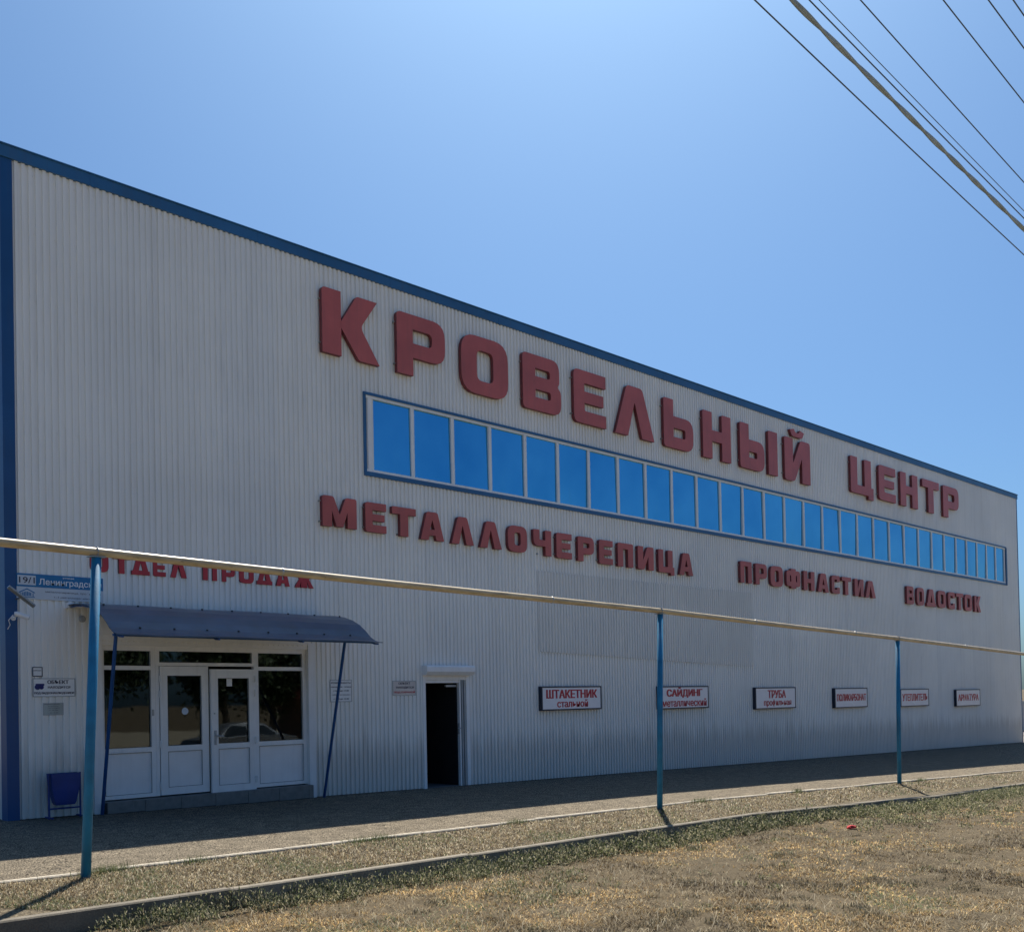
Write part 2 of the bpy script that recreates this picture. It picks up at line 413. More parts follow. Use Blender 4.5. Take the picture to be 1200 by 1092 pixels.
# ------------------------------------------------------------------ glazed entrance (part of the building)
def rect_frame(mb, x0, x1, z0, z1, wl, wr, wt, wb, y0, y1):
    mb.box(x0, x0+wl, y0, y1, z0, z1); mb.box(x1-wr, x1, y0, y1, z0, z1)
    mb.box(x0+wl, x1-wr, y0, y1, z1-wt, z1); mb.box(x0+wl, x1-wr, y0, y1, z0, z0+wb)
    return mb
ye = D+.03
obj('entrance_column', MB().box(6.44, 6.575, D-.05, D+.12, H(6.5, D), 2.98), m_white, B)
obj('entrance_column', MB().box(10.285, 10.42, D-.05, D+.12, H(10.3, D), 2.66), m_white, B)
mb = MB().box(6.575, 10.285, D-.02, D+.10, 2.545, 2.62).box(6.575, 10.285, D-.04, D+.06, 2.622, 2.70).box(6.575, 10.285, D-.055, D+.05, 2.702, 2.98)
obj('entrance_header', mb, m_white, B)
def side_window(x0, x1):
    mb = MB(); rect_frame(mb, x0, x1, .16, 2.545, .06, .075, .08, .06, ye, ye+.07)
    mb.box(x0+.06, x1-.075, ye+.002, ye+.068, 2.165, 2.235); mb.box(x0+.06, x1-.075, ye+.002, ye+.068, .87, .95)
    s = obj('side_window', mb, m_white, B)
    obj('pane', MB().box(x0+.058, x1-.073, ye+.03, ye+.036, 2.233, 2.467), m_glass, s)
    obj('pane', MB().box(x0+.058, x1-.073, ye+.03, ye+.036, .948, 2.167), m_glass, s)
    obj('lower_panel', MB().box(x0+.062, x1-.077, ye+.03, ye+.05, .222, .868), m_panel, s)
    gk = MB()
    for za_, zb_ in ((.948, 2.167), (2.233, 2.467), (.220, .870)): rect_frame(gk, x0+.06, x1-.075, za_, zb_, .006, .006, .006, .006, ye-.002, ye+.0005)
    obj('gasket', gk, m_dark, s)
    return s
side_window(6.577, 7.46); side_window(9.262, 10.283)
mb = MB(); rect_frame(mb, 7.462, 9.26, 2.235, 2.545, .07, .06, .075, .055, ye-.002, ye+.072)
mb.box(7.462, 7.52, ye-.002, ye+.07, .16, 2.233); mb.box(9.232, 9.26, ye-.002, ye+.07, .16, 2.233)
tw = obj('transom_window', mb, m_white, B)
obj('gasket', rect_frame(MB(), 7.532, 9.20, 2.290, 2.47, .006, .006, .006, .006, ye-.004, ye-.0005), m_dark, tw)
obj('pane', MB().box(7.53, 9.202, ye+.03, ye+.036, 2.288, 2.472), m_glass, tw)
def door_leaf(x0, x1, z0, z1, y, hinge_left, note):
    mb = MB(); rect_frame(mb, x0, x1, z0, z1, .125, .125, .15, .12, y, y+.06)
    mb.box(x0+.125, x1-.125, y+.001, y+.059, .86, .95)
    d = obj('entrance_door', mb, m_white, B)
    obj('pane', MB().box(x0+.123, x1-.123, y+.028, y+.034, .948, z1-.148), m_glass, d)
    obj('lower_panel', MB().box(x0+.127, x1-.127, y+.022, y+.04, z0+.122, .858), m_panel, d)
    gk = MB()
    rect_frame(gk, x0+.125, x1-.125, .950, z1-.150, .008, .008, .008, .008, y-.002, y+.001)
    rect_frame(gk, x0+.125, x1-.125, z0+.12, .860, .006, .006, .006, .006, y-.002, y+.0005)
    obj('gasket', gk, m_dark, d)
    hx = x0 if hinge_left else x1
    for hz in (.32, .98, 1.78, 2.02):
        obj('hinge', MB().box(hx-.022, hx+.022, y-.022, y-.001, hz-.055, hz+.055).tube([(hx, y-.026, hz-.05), (hx, y-.026, hz+.05)], .010, 8), m_white, d)
    if not hinge_left:
        h = MB().box(x0+.045, x0+.085, y-.012, y-.001, .93, 1.17).tube([(x0+.065, y-.012, 1.08), (x0+.065, y-.06, 1.08), (x0+.19, y-.06, 1.07)], .011, 8)
        h.tube([(x0+.065, y-.001, .975), (x0+.065, y-.018, .975)], .012, 8).tube([(x0+.055, y-.001, 1.45), (x0+.055, y-.012, 1.45)], .012, 8)
        obj('handle', h, m_grey, d)
    return d
d1 = door_leaf(7.535, 8.375, .165, 2.228, ye-.01, True, 0)
d2 = door_leaf(8.40, 9.225, .135, 2.185, ye-.055, False, 1)
mb = MB(); n_ = 20
mb.v = [(7.97+.058*math.cos(2*math.pi*i/n_), ye+.016, 1.50+.058*math.sin(2*math.pi*i/n_)) for i in range(n_)]; mb.f = [tuple(range(n_))]; mb.m = [0]
obj('round_sticker', mb, pmat('pale_blue_sticker', (.50, .60, .72), .4), d1)
obj('paper_note', MB().box(8.70, 8.80, ye-.029, ye-.0275, 1.90, 2.03), m_paper, d2)
obj('lock', MB().box(7.40, 7.43, ye-.012, ye-.001, 1.44, 1.54), m_grey, B)
# stepped sill of tiles
sp = obj('step', MB().box(6.58, 10.28, D-.16, D+.14, -.12, .125), m_dark, B)
xx = 6.582; i = 0
while xx < 10.27:
    wd = min(.60, 10.278-xx)
    obj('tile', MB().box(xx, xx+wd-.008, D-.172, D-.161, H(xx, D)+.004, .130), m_tile, sp)
    obj('tile', MB().box(xx, xx+wd-.008, D-.172, D+.14, .131, .142), m_tile, sp)
    xx += wd
# inside of the shop seen through the doors
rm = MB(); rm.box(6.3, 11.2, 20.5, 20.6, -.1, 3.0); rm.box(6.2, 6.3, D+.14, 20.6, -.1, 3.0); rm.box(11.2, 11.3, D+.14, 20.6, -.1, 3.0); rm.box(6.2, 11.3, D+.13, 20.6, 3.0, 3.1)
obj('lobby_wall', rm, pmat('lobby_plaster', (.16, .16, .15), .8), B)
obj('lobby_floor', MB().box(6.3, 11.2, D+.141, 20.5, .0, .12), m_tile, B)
c_ = root('display_cabinet', 'white rounded display cabinet standing inside behind the left entrance window', 'cabinet', (6.95, 17.2, .12))
pts = [(6.62, .12), (7.28, .12), (7.28, 1.75), (7.20, 1.86), (6.70, 1.86), (6.62, 1.75)]
obj('cabinet_body', MB().prism([pts, [(6.68, .75), (6.68, 1.62), (7.22, 1.62), (7.22, .75)]], 17.0, 17.05), m_white, c_)
obj('cabinet_body', MB().box(6.62, 7.28, 17.051, 17.6, .12, 1.74), m_grey, c_)
for zz in (1.0, 1.3): obj('shelf', MB().box(6.68, 7.22, 17.005, 17.05, zz, zz+.02), m_white, c_)

# service door with roller shutter box
sb = [(12.92, 2.10), (12.92, 2.27), (14.23, 2.27), (14.23, 2.10)]
mbx = MB(); prof = [(0, 2.285), (-.17, 2.285), (-.20, 2.25), (-.20, 2.16), (-.15, 2.09), (0, 2.09)]
n0 = len(mbx.v)
for xe in (12.92, 14.20):
    mbx.v += [(xe, D+.0+q[0], q[1]) for q in prof]
for j in range(6):
    a, b_ = j, (j+1) % 6; mbx.f.append((a, b_, 6+b_, 6+a)); mbx.m.append(0)
mbx.f.append(tuple(range(6))[::-1]); mbx.m.append(0); mbx.f.append(tuple(range(6, 12))); mbx.m.append(0)
shb = obj('shutter_box', mbx, m_white, B)
zd = H(13.5, D)
sdoor = obj('service_door_frame', MB().box(12.93, 13.00, D-.045, D+.06, zd, 2.09).box(14.08, 14.17, D-.045, D+.06, zd, 2.09).box(13.0, 14.08, D-.03, D+.05, 2.0, 2.09).box(13.002, 13.91, D-.005, D+.05, 1.94, 1.998), m_white, B)
obj('door_jamb', MB().box(13.91, 13.945, D-.02, D+.05, zd, 1.998), m_white, sdoor)
obj('shutter_rail', MB().box(13.965, 13.99, D-.035, D+.03, zd, 1.998), m_grey, sdoor)
obj('shutter_rail', MB().box(14.02, 14.045, D-.045, D+.03, zd, 1.998), m_grey, sdoor)
obj('open_door_leaf', MB().box(13.90, 13.95, D+.06, D+.95, zd+.03, 1.95), m_dark, sdoor)
obj('door_handle', MB().box(13.885, 13.905, D-.03, D+.02, .90, 1.12).tube([(13.89, D-.03, 1.02), (13.89, D-.08, 1.02), (13.80, D-.08, 1.02)], .010, 8), m_grey, sdoor)
obj('door_closer', MB().box(13.62, 13.90, D+.06, D+.10, 1.86, 1.90), m_grey, sdoor)
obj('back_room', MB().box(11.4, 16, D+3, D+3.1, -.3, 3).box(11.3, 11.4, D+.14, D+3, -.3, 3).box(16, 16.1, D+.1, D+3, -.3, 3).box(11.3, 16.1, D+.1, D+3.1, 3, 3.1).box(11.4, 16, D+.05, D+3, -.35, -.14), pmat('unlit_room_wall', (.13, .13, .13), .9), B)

# ------------------------------------------------------------------ canopy
CN = root('entrance_canopy', 'curved blue sheet canopy on slanting struts above the glazed entrance', 'canopy', (8.2, D-.1, 2.6))
cp = [(0, 3.13), (-.25, 3.135), (-.5, 3.12), (-.75, 3.08), (-1.0, 3.01), (-1.2, 2.92), (-1.38, 2.80), (-1.50, 2.70), (-1.62, 2.635), (-1.74, 2.60), (-1.84, 2.59)]
def sheetm(x0, x1, th, off=0):
    mb = MB(); n_ = len(cp)
    xs = grad(x0, x1, 9)
    for s_ in (0, 1):
        for xx in xs:
            for (y_, z_) in cp: mb.v.append((xx, D-.03+y_, z_ + off - s_*th + .006*math.sin(xx*3.1+y_*2)))
    K = len(xs)*n_
    for i in range(len(xs)-1):
        for j in range(n_-1):
            a, b_, c, d = i*n_+j, (i+1)*n_+j, (i+1)*n_+j+1, i*n_+j+1
            mb.f.append((a, d, c, b_)); mb.m.append(0); mb.f.append((K+a, K+b_, K+c, K+d)); mb.m.append(0)
    for i in range(len(xs)-1):
        for j in (0, n_-1):
            a, b_ = i*n_+j, (i+1)*n_+j; mb.f.append((a, b_, K+b_, K+a) if j == 0 else (b_, a, K+a, K+b_)); mb.m.append(0)
    for i in (0, len(xs)-1):
        for j in range(n_-1):
            a, b_ = i*n_+j, i*n_+j+1; mb.f.append((a, b_, K+b_, K+a)); mb.m.append(0)
    return mb
obj('canopy_sheet', sheetm(6.06, 10.56, .012), m_canopy, CN, smooth=False)
for xx in (6.10, 7.55, 9.0, 10.46):
    obj('canopy_rib', MB().tube([(xx, D-.03+y_, z_-.035) for y_, z_ in cp], .016, 6), m_strut, CN)
obj('canopy_rail', MB().box(6.06, 10.50, D-1.66, D-1.62, 2.575, 2.612), m_strut, CN)
mb = MB()
for j, row in enumerate((3, 7)):
    y_, z_ = cp[row]
    for i in range(9):
        xx = 6.3 + i*.52 + (.2 if j else 0)
        if xx < 10.5: obj('fixing_screw', MB().tube([(xx, D-.03+y_, z_-.0), (xx, D-.035+y_, z_+.02)], .016, 6), m_dark, CN)
for (xt, xb) in ((6.12, 6.50), (9.98, 10.50)):
    obj('strut', MB().tube([(xt, D-1.60, 2.60), (xb, D-.16, H(xb, D))], .026, 4), m_strut, CN)

# ------------------------------------------------------------------ rounded glyph lettering
def rnd(pts):
    """pts (x,z,r) -> polygon with rounded corners"""
    out = []; n_ = len(pts)
    for i in range(n_):
        p0, p1, p2 = pts[i-1], pts[i], pts[(i+1) % n_]
        r = p1[2] if len(p1) > 2 else 0
        if r <= 0: out.append((p1[0], p1[1])); continue
        a = Vector((p0[0]-p1[0], p0[1]-p1[1])); b_ = Vector((p2[0]-p1[0], p2[1]-p1[1]))
        la, lb = a.length, b_.length; a.normalize(); b_.normalize()
        r = min(r, la*.49, lb*.49); c = Vector((p1[0], p1[1]))
        for k in range(6):
            t = k/5; q = (c+a*r)*(1-t)**2 + c*2*t*(1-t) + (c+b_*r)*t*t; out.append((q.x, q.y))
    return out
def glyph(ch, w_, h, sv, sh):
    r = min(w_, h); R1, R2, r0 = .26*r, .09*r, .045*r
    sv = sv*w_; sh = sh*h
    if ch == 'К': return [[[(0,0),(sv,0),(sv,h),(0,h,r0*1.5)]], [[(sv*.98,.53*h),(.60*w_,h,r0),(.97*w_,h),(.665*w_,.53*h,r0*2),(w_,0),(.63*w_,0,r0),(sv*.98,.45*h)]]]
    if ch == 'Р': return [[[(0,0),(0,h,R2),(w_,h,R1),(w_,.30*h,R1),(sv,.30*h),(sv,0)], [(sv,.30*h+sh,0),(sv,h-sh,0),(w_-sv*.85,h-sh,R2),(w_-sv*.85,.30*h+sh,R2)]]]
    if ch == 'О': return [[[(0,0,R1*1.25),(0,h,R1*1.25),(w_,h,R1*1.25),(w_,0,R1*1.25)], [(sv,sh,R2*1.3),(sv,h-sh,R2*1.3),(w_-sv,h-sh,R2*1.3),(w_-sv,sh,R2*1.3)]]]
    if ch == 'В':
        hh = (h-3*sh)/2
        return [[[(0,0,R2),(0,h,R2),(w_*.96,h,R1*.8),(w_*.96,h*.58,R2),(w_*.90,h*.52,r0),(w_,h*.44,R2),(w_,0,R1*.8)], [(sv,sh),(sv,sh+hh),(w_-sv*.85,sh+hh,R2*.6),(w_-sv*.85,sh,R2*.6)], [(sv,2*sh+hh),(sv,h-sh),(w_-sv*.9,h-sh,R2*.6),(w_-sv*.9,2*sh+hh,R2*.6)]]]
    if ch == 'Е': return [[[(0,0,R2*1.5),(0,h,R2*1.5),(w_,h),(w_,h-sh),(sv,h-sh,r0),(sv,h/2+sh*.46),(.92*w_,h/2+sh*.46),(.92*w_,h/2-sh*.46),(sv,h/2-sh*.46),(sv,sh,r0),(w_,sh),(w_,0)]]]
    if ch == 'Л': return [[[(0,0),(.30*w_,h,R2),(.70*w_,h,R2),(w_,0),(w_-sv*.98,0),(.5*w_,.70*h,r0),(sv*.98,0)]]]
    if ch == 'Д': return [[[(0,0),(0,sh*.9,0),(.08*w_,sh*.9),(.30*w_,h,R2),(.70*w_,h,R2),(.92*w_,sh*.9),(w_,sh*.9),(w_,0)], [(.38*w_,sh),(.5*w_,.68*h),(.62*w_,sh)]]]
    if ch == 'А': return [[[(0,0),(.27*w_,h,R2),(.73*w_,h,R2),(w_,0),(w_-sv*.98,0),(w_-sv*1.1,.17*h),(sv*1.1,.17*h),(sv*.98,0)], [(.40*w_,.38*h),(.5*w_,.72*h),(.60*w_,.38*h)]]]
    if ch == 'Ь': return [[[(0,0,R2),(0,h,R2*.6),(sv,h,0),(sv,.66*h),(w_,.66*h,R1),(w_,0,R1)], [(sv,sh),(sv,.66*h-sh),(w_-sv*.85,.66*h-sh,R2*.6),(w_-sv*.85,sh,R2*.6)]]]
    if ch == 'Н': return [[[(0,0),(0,h,r0),(sv,h),(sv,h/2+sh/2),(w_-sv,h/2+sh/2),(w_-sv,h,r0),(w_,h),(w_,0),(w_-sv,0),(w_-sv,h/2-sh/2),(sv,h/2-sh/2),(sv,0)]]]
    if ch == 'Ы': a = glyph('Ь', w_*.64, h, .36, .26*1.); s = w_*.25; return a + [[[(w_-s,0),(w_-s,h,r0),(w_,h),(w_,0)]]]
    if ch in 'ИЙ':
        g = [[[(0,0,R2),(0,h,r0),(sv,h),(sv,.42*h,r0),(w_-sv*1.15,h,R2),(w_,h,R2),(w_,0),(w_-sv,0),(w_-sv,.58*h,r0),(sv*1.15,0,R2)]]]
        if ch == 'Й': g += [[[(.22*w_,1.20*h),(.30*w_,1.06*h,.05*h),(.70*w_,1.06*h,.05*h),(.78*w_,1.20*h),(.62*w_,1.24*h),(.56*w_,1.16*h,.03*h),(.44*w_,1.16*h,.03*h),(.38*w_,1.24*h)]]]
        return g
    if ch == 'Ц': t = .10*w_; return [[[(0,0,R2),(0,h,r0),(sv*.9,h),(sv*.9,sh),(w_-t-sv*.9,sh),(w_-t-sv*.9,h,r0),(w_-t,h),(w_-t,sh),(w_,sh),(w_,-.10*h),(w_-sv*.7,-.10*h),(w_-sv*.7,0)]]]
    if ch == 'Т': return [[[(0,h-sh),(0,h,r0),(w_,h),(w_,h-sh),(w_/2+sv/2,h-sh),(w_/2+sv/2,0),(w_/2-sv/2,0),(w_/2-sv/2,h-sh)]]]
    if ch == 'М': return [[[(0,0),(0,h,R2),(sv*.95,h,R2),(.5*w_,.42*h,0),(w_-sv*.95,h,R2),(w_,h,R2),(w_,0),(w_-sv*.8,0),(w_-sv*.8,.52*h),(.60*w_,.02*h,0),(.40*w_,.02*h,0),(sv*.8,.52*h),(sv*.8,0)]]]
    if ch == 'Ч': return [[[(0,.36*h,R1),(0,h,r0),(sv,h),(sv,.36*h+sh,r0),(w_-sv,.36*h+sh),(w_-sv,h,r0),(w_,h),(w_,0),(w_-sv,0),(w_-sv,.36*h)]]]
    if ch == 'П': return [[[(0,0),(0,h,R2),(w_,h,R2),(w_,0),(w_-sv,0),(w_-sv,h-sh),(sv,h-sh),(sv,0)]]]
    if ch == 'С': return [[[(0,0,R1),(0,h,R1),(w_,h,R2),(w_,.66*h),(w_-sv,.66*h),(w_-sv,h-sh),(sv,h-sh,R2*.5),(sv,sh,R2*.5),(w_-sv,sh),(w_-sv,.34*h),(w_,.34*h),(w_,0,R2)]]]
    if ch == 'Ф':
        s = sv*.5; return [[[(w_/2-s,0),(w_/2-s,.10*h),(0,.10*h,R1),(0,.90*h,R1),(w_/2-s,.90*h),(w_/2-s,h),(w_/2+s,h),(w_/2+s,.90*h),(w_,.90*h,R1),(w_,.10*h,R1),(w_/2+s,.10*h),(w_/2+s,0)],
                [(sv*.72,.34*h),(sv*.72,.66*h),(w_/2-s,.66*h),(w_/2-s,.34*h)], [(w_/2+s,.34*h),(w_/2+s,.66*h),(w_-sv*.72,.66*h),(w_-sv*.72,.34*h)]]]
    if ch == 'Ж':
        s = sv*.5; return [[[(0,0),(.24*w_,.5*h),(0.02*w_,h),(.27*w_,h),(w_/2-s,.62*h),(w_/2-s,h),(w_/2+s,h),(w_/2+s,.62*h),(.73*w_,h),(.98*w_,h),(.76*w_,.5*h),(w_,0),(.74*w_,0),(w_/2+s,.40*h),(w_/2+s,0),(w_/2-s,0),(w_/2-s,.40*h),(.26*w_,0)]]]
def word(name, label, letters, z0, z1, depth, gap, face, side, sv, sh, studs=True):
    Yf = D-.014-gap-depth
    xs = letters[0][1]; rt_ = root(name, label, 'sign', (xs, D-.014, z0(xs)), 'red wall lettering')
    for ch, a, b_ in letters:
        a2 = a + (depth)*a/D
        za, h = z0(a), z1(a)-z0(a)
        mb = MB()
        for cont in glyph(ch, b_-a2, h, sv, sh):
            mb.prism([[(x_+a2, z_+za) for x_, z_ in rnd(c)] for c in cont], Yf, Yf+depth, 0, 1)
        if studs:
            for zz in (za+.15*h, za+.82*h):
                if ch in 'КРВЕЬНЫЙЦМПИ': mb.box(a2-.015, a2+.03, Yf+depth-.03, D, zz-.012, zz+.012, 2)
        if studs: mb.box(a2+.35*(b_-a2)-.02, a2+.35*(b_-a2)+.02, Yf+depth, D, za+.04*h, za+.10*h, 2)
        obj('letter', mb, [face, side, m_steel], rt_)
    return rt_
word('shop_name_lettering', 'largest red raised letters reading КРОВЕЛЬНЫЙ above the strip window', [('К',10.59,11.94),('Р',12.3,13.6),('О',13.96,15.38),('В',15.74,17.05),('Е',17.39,18.62),('Л',18.85,20.47),('Ь',20.76,22.14),('Н',22.45,23.89),('Ы',24.21,26.3),('Й',26.55,28.17)],
     lambda x: 7.955-.0075*(x-10.6), lambda x: 9.15-.0035*(x-10.6), .085, .035, m_red, m_redside, .325, .235)
word('shop_name_lettering', 'large red raised letters reading ЦЕНТР at the far end of the roofline', [('Ц',30.57,32.3),('Е',32.52,33.95),('Н',34.14,35.7),('Т',35.91,37.52),('Р',37.67,39.3)],
     lambda x: 7.99, lambda x: 9.15, .085, .035, m_red, m_redside, .325, .235)
word('goods_lettering', 'red raised letters reading МЕТАЛЛОЧЕРЕПИЦА below the strip window', [('М',10.54,11.35),('Е',11.49,12.04),('Т',12.12,12.77),('А',12.82,13.49),('Л',13.62,14.3),('Л',14.4,15.1),('О',15.21,15.87),('Ч',15.99,16.64),('Е',16.72,17.32),('Р',17.44,18.09),('Е',18.18,18.77),('П',18.86,19.54),('И',19.62,20.35),('Ц',20.44,21.2),('А',21.31,22.01)],
     lambda x: 4.79-.011*(x-10.5), lambda x: 5.345-.010*(x-10.5), .08, .03, m_red, m_redside, .34, .25)
word('goods_lettering', 'red raised letters reading ПРОФНАСТИЛ right of the darker patched sheets', [('П',24.11,24.8),('Р',24.87,25.59),('О',25.65,26.46),('Ф',26.52,27.44),('Н',27.5,28.28),('А',28.34,29.15),('С',29.19,29.85),('Т',29.85,30.61),('И',30.68,31.45),('Л',31.41,32.29)],
     lambda x: 4.66, lambda x: 5.25-.006*(x-24), .08, .03, m_red, m_redside, .34, .22)
word('goods_lettering', 'small red raised letters reading ВОДОСТОК nearest the far corner of the building', [('В',34.46,35.2),('О',35.27,36.04),('Д',36.08,37.03),('О',37.03,37.91),('С',37.94,38.72),('Т',38.66,39.53),('О',39.45,40.36),('К',40.41,41.24)],
     lambda x: 4.60, lambda x: 5.22, .08, .03, m_red, m_redside, .30, .22)
word('department_lettering', 'first small red word, ОТДЕЛ, above the left half of the canopy behind the pipe', [('О',6.40,6.70),('Т',6.76,7.04),('Д',7.05,7.36),('Е',7.40,7.63),('Л',7.69,7.99)],
     lambda x: 3.66, lambda x: 3.95, .035, .0, m_redsmall, m_redside, .33, .24, False)
word('department_lettering', 'second small red word, ПРОДАЖ, above the right half of the canopy', [('П',8.26,8.53),('Р',8.6,8.86),('О',8.92,9.22),('Д',9.26,9.58),('А',9.64,9.93),('Ж',10.01,10.43)],
     lambda x: 3.655-.005*(x-8), lambda x: 3.94, .035, .0, m_redsmall, m_redside, .33, .24, False)

# ------------------------------------------------------------------ print (flat lettering) from the built-in font
def text(name, s, x0, x1, z0, z1, y, mat, parent, bold=.0, shear=0., double=0.):
    cu = bpy.data.curves.new(name, 'FONT'); cu.body = s; cu.fill_mode = 'FRONT'; cu.offset = bold; cu.resolution_u = 2; cu.shear = shear
    t = bpy.data.objects.new('tmp', cu); COL.objects.link(t)
    dg = bpy.context.evaluated_depsgraph_get(); me = bpy.data.meshes.new_from_object(t.evaluated_get(dg))
    bpy.data.objects.remove(t); bpy.data.curves.remove(cu)
    co = np.array([v.co[:] for v in me.vertices]) if len(me.vertices) else np.zeros((1,3))
    mn, mx = co.min(0), co.max(0); sp_ = np.maximum(mx-mn, 1e-6)
    org = wloc(parent)
    for v in me.vertices:
        u, q = (v.co.x-mn[0])/sp_[0], (v.co.y-mn[1])/sp_[1]
        v.co = (x0+u*(x1-x0)-org.x, y-org.y, z0+q*(z1-z0)-org.z)
    if double:                                   # heavier stems: the outline printed twice, a little apart
        bm = bmesh.new(); bm.from_mesh(me); g = bmesh.ops.duplicate(bm, geom=bm.verts[:]+bm.edges[:]+bm.faces[:])
        for e in g['geom']:
            if isinstance(e, bmesh.types.BMVert): e.co.x += double*(z1-z0)*.8; e.co.y -= .0006
        for v in bm.verts: v.co.x -= double*(z1-z0)*.4
        bm.to_mesh(me); bm.free()
    me.materials.clear(); me.materials.append(mat); me.name = name
    return link(name, me, parent)
def arc_swoosh(x0, z0, r, y, parent):
    mb = MB(); n_ = 14
    for i in range(n_+1):
        a = R(100) - R(95)*i/n_; rr = .012*math.sin(math.pi*i/n_)+.003
        mb.v += [(x0+math.cos(a)*(r-rr)*1.7, y, z0+math.sin(a)*(r-rr)), (x0+math.cos(a)*(r+rr)*1.7, y, z0+math.sin(a)*(r+rr))]
    for i in range(n_): mb.f.append((2*i, 2*i+2, 2*i+3, 2*i+1)); mb.m.append(0)
    obj('white_swoosh', mb, m_white, parent)
def lightbox(label, x0, x1, z0, z1, lines, swoosh=None, dep=.11):
    Yf = D-.014-dep; x0 *= Yf/(D-.25); x1 *= Yf/(D-.25); rt_ = root('light_box_sign', label, 'sign', (x0, D-.014, z0), 'light box signs along the wall')
    # the case: left edge seen in the photo includes its side
    xa = x0 + dep*x0/D
    obj('sign_case', rect_frame(MB(), xa, x1, z0, z1, .035, .035, .03, .03, Yf, Yf+.02).box(xa, x1, Yf+.021, D-.01, z0, z1), m_case, rt_)
    obj('sign_face', MB().box(xa+.033, x1-.033, Yf+.006, Yf+.02, z0+.028, z1-.028), m_face, rt_)
    wd, hg = x1-xa, z1-z0
    for (s, a, b_, c, d) in lines:
        text('lettering', s, xa+a*wd, xa+b_*wd, z0+c*hg, z0+d*hg, Yf+.004, m_ink_red, rt_, .012, double=.17 if s.isupper() else .09)
    if swoosh: arc_swoosh(xa+swoosh[0]*wd, z0+swoosh[1]*hg, swoosh[2], Yf+.0045, rt_)
lightbox('white light box reading ШТАКЕТНИК стальной, closest to the open service door', 15.98, 18.10, 1.315, 1.85, [('ШТАКЕТНИК', .08, .92, .50, .86), ('стальной', .25, .76, .12, .44)], (.78, .16, .22))
lightbox('white light box reading САЙДИНГ металлический, crossed by the middle pipe post', 20.17, 22.40, 1.255, 1.83, [('САЙДИНГ', .14, .86, .48, .95), ('металлический', .05, .95, .10, .44)])
lightbox('white light box reading ТРУБА профильная, just right of the middle pipe post', 24.47, 26.80, 1.16, 1.77, [('ТРУБА', .30, .74, .50, .87), ('профильная', .20, .88, .08, .44)])
lightbox('white light box reading ПОЛИКАРБОНАТ with a white arc along its lower edge', 28.93, 31.27, 1.10, 1.72, [('ПОЛИКАРБОНАТ', .06, .95, .34, .70)], (.45, .02, .16))
lightbox('white light box reading УТЕПЛИТЕЛЬ, partly behind the third pipe post', 33.45, 35.92, 1.05, 1.655, [('УТЕПЛИТЕЛЬ', .06, .95, .32, .72)], (.40, .02, .15))
lightbox('smallest looking white light box, reading АРМАТУРА, last before the far corner', 38.05, 40.60, .97, 1.60, [('АРМАТУРА', .08, .92, .32, .72)])

# street name sign
st = root('street_name_sign', 'blue and white street name sign reading 19/1 улица Ленинградская by the corner', 'sign', (5.85, D-.03, 3.2))
ys = D-.045
obj('sign_plate', MB().box(5.35, 6.61, ys, ys+.02, 3.37, 3.56), m_plate_blue, st)
obj('sign_plate', MB().box(5.35, 6.61, ys, ys+.02, 3.19, 3.368), m_plate_white, st)
obj('number_field', MB().box(5.36, 5.615, ys-.003, ys, 3.395, 3.535), m_plate_white, st)
text('lettering', '19/1', 5.38, 5.6, 3.42, 3.51, ys-.006, m_ink_dark, st, .01)
text('lettering', 'Ленинградская', 5.66, 6.58, 3.385, 3.50, ys-.003, m_white, st, .012)
text('lettering', 'улица', 6.0, 6.17, 3.512, 3.535, ys-.003, m_white, st, .02)
text('lettering', 'металлочерепица, профнастил', 5.75, 6.57, 3.29, 3.325, ys-.003, m_ink_dark, st)
text('lettering', 'т.: 5 «металлопрофиль»', 5.87, 6.4, 3.215, 3.25, ys-.003, m_ink_dark, st)
lg = MB()
lg.prism([[(5.38,3.29),(5.49,3.345),(5.6,3.29),(5.6,3.275),(5.49,3.33),(5.38,3.275)]], ys-.004, ys)
lg.box(5.4, 5.41, ys-.004, ys, 3.225, 3.28).box(5.57, 5.58, ys-.004, ys, 3.225, 3.28).box(5.39, 5.6, ys-.004, ys, 3.215, 3.224)
for q in range(6): lg.box(5.425+q*.022, 5.437+q*.022, ys-.004, ys, 3.235, 3.30-abs(q-2.5)*.006)
obj('house_emblem', lg, m_plate_blue, st)

def plate(name, label, x0, x1, z0, z1, mat, lines, border=None, thick=.012):
    yy = D-.014-thick-.006; rt_ = root(name, label, 'notice', ((x0+x1)/2, D-.014, z0))
    obj('plate', MB().box(x0, x1, yy, yy+thick, z0, z1), mat, rt_)
    if border is None: border = m_grey
    if border: obj('border', rect_frame(MB(), x0, x1, z0, z1, .012, .012, .012, .012, yy-.003, yy-.0005), border, rt_)
    for (s, a, b_, c, d, ink, bo) in lines:
        text('lettering', s, x0+a*(x1-x0), x0+b_*(x1-x0), z0+c*(z1-z0), z0+d*(z1-z0), yy-.003, ink, rt_, bo*.4, double=.10)
    return rt_, yy
plate('notice_plate', 'tiny dark rimmed notice above the video surveillance plate', 5.555, 5.70, 2.06, 2.20, m_paper, [('работает', .12, .88, .55, .70, m_ink_dark, .02)], m_case)
nr, yy = plate('notice_plate', 'white plate reading ОБЪЕКТ НАХОДИТСЯ ПОД ВИДЕОНАБЛЮДЕНИЕМ with blue camera', 5.56, 6.17, 1.76, 2.035, m_paper, [('ОБЪЕКТ', .34, .84, .70, .90, m_ink_dark, .03), ('НАХОДИТСЯ', .35, .88, .43, .58, m_ink_dark, .02), ('ПОД ВИДЕОНАБЛЮДЕНИЕМ', .03, .97, .13, .27, m_ink_dark, .02)])
cmk = MB()
